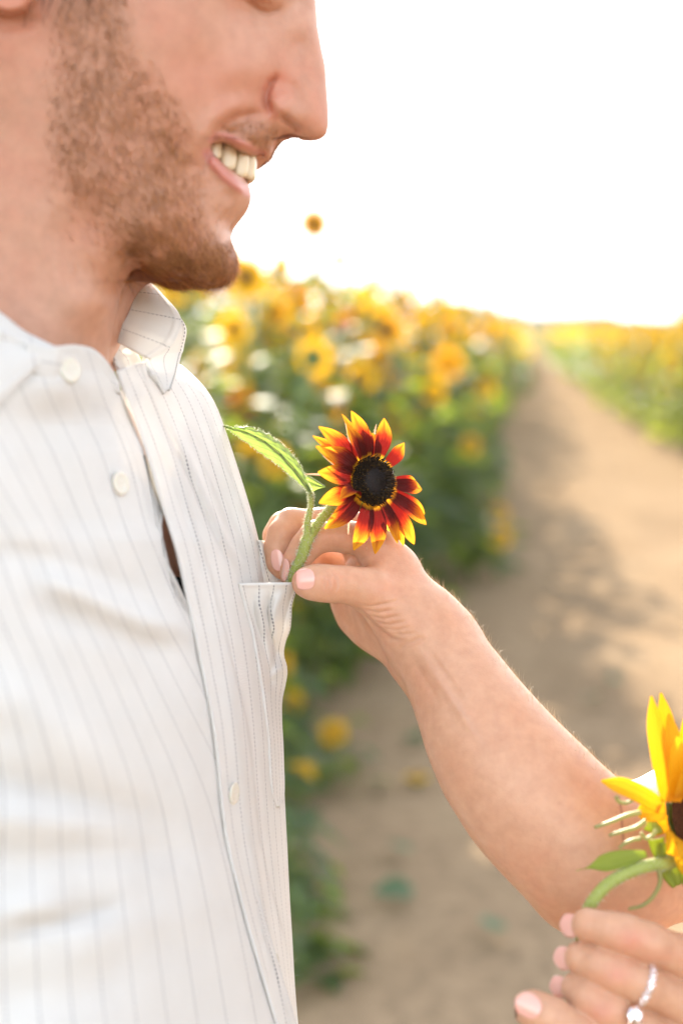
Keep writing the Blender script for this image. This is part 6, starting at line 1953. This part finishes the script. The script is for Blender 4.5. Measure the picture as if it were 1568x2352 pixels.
# ---------------- rings on the near hand
M_GOLD, nt, out = new_mat('rose_gold'); p = N(nt, 'ShaderNodeBsdfPrincipled'); p.inputs['Base Color'].default_value = (.80, .52, .38, 1); p.inputs['Metallic'].default_value = 1; p.inputs['Roughness'].default_value = .2; nt.links.new(p.outputs[0], out.inputs[0])
M_GEM, nt, out = new_mat('clear_gem'); p = N(nt, 'ShaderNodeBsdfPrincipled'); p.inputs['Base Color'].default_value = (.95, .93, .97, 1); p.inputs['Metallic'].default_value = 1.0; p.inputs['Roughness'].default_value = .03; nt.links.new(p.outputs[0], out.inputs[0])


def gem(mb, c, n, r):
    n = n / np.linalg.norm(n); a = np.cross(n, [0.2, 1, .1]); a /= np.linalg.norm(a); b = np.cross(n, a); vs = []
    for (rr_, z) in ((.5, .42), (1.0, .08), (1.0, 0.0), (.05, -.75)):
        for j in range(8):
            q = 2 * math.pi * (j + (.5 if rr_ == .5 else 0)) / 8; vs.append(c + (a * math.cos(q) + b * math.sin(q)) * r * rr_ + n * z * r)
    mb.add(c2w(np.array(vs)), [tuple(x) for x in grid_faces(4, 8, wrap=True)] + [tuple(range(8))])


def ring(A, B, ra, label, gems, cat='ring'):
    """band round a finger at A, axis A->B"""
    ax = B - A; ax /= np.linalg.norm(ax); e1 = np.cross(ax, [0, 0, 1.0]); e1 /= np.linalg.norm(e1); e2 = np.cross(ax, e1)
    if (e2[2]) > 0: e2 = -e2                       # e2 points at the camera
    w = c2w(A[None])[0]; root = empty('ring', tuple(w)); RI = Matrix.Translation(-Vector(w)); tag(root, label, cat)
    mb = MB(); t = np.linspace(0, 2 * math.pi, 61); mb.tube(c2w(A + (np.cos(t)[:, None] * e1 + np.sin(t)[:, None] * e2) * ra), .0009, 8, caps=False)
    b = mb.build('band', M_GOLD); own(b, root, RI)
    for (ang, off, r, lift) in gems:
        g_ = MB(); n = math.cos(ang) * e1 + math.sin(ang) * e2; gem(g_, A + n * (ra + lift) + ax * off, n, r)
        o = g_.build('gem', M_GEM, smooth=False); own(o, root, RI)
        pm = MB()
        for k in range(4):
            q = math.pi / 4 + k * math.pi / 2; s_ = np.cross(n, ax); pc = A + n * (ra + lift) + ax * off + (ax * math.cos(q) + s_ * math.sin(q)) * r * .92
            pm.tube(c2w(np.array([A + n * ra + ax * off * .5, pc, pc + n * r * .25])), r * .10, 5)
        own(pm.build('prongs', M_GOLD), o, ID)
    return root


m0, m1 = cs(1472, 2261, .661), cs(1420, 2238, .660)
ring(m0, m1, pr(50, .661), 'slim rose gold band set with small clear stones on the middle finger', [(math.pi / 2 + k * .27, .0, .0013, .0010) for k in range(-5, 6)] + [(math.pi / 2 + k * .27 + .13, .0013, .0007, .0008) for k in range(-5, 5)] + [(math.pi / 2 + k * .27 + .13, -.0013, .0007, .0008) for k in range(-5, 5)])
r0_, r1_ = cs(1426, 2336, .660), cs(1395, 2320, .659)
ring(r0_, r1_, pr(49, .660), 'solitaire ring with one large clear stone at the lower right corner', [(math.pi / 2 - .5, 0, .0042, .0028)])
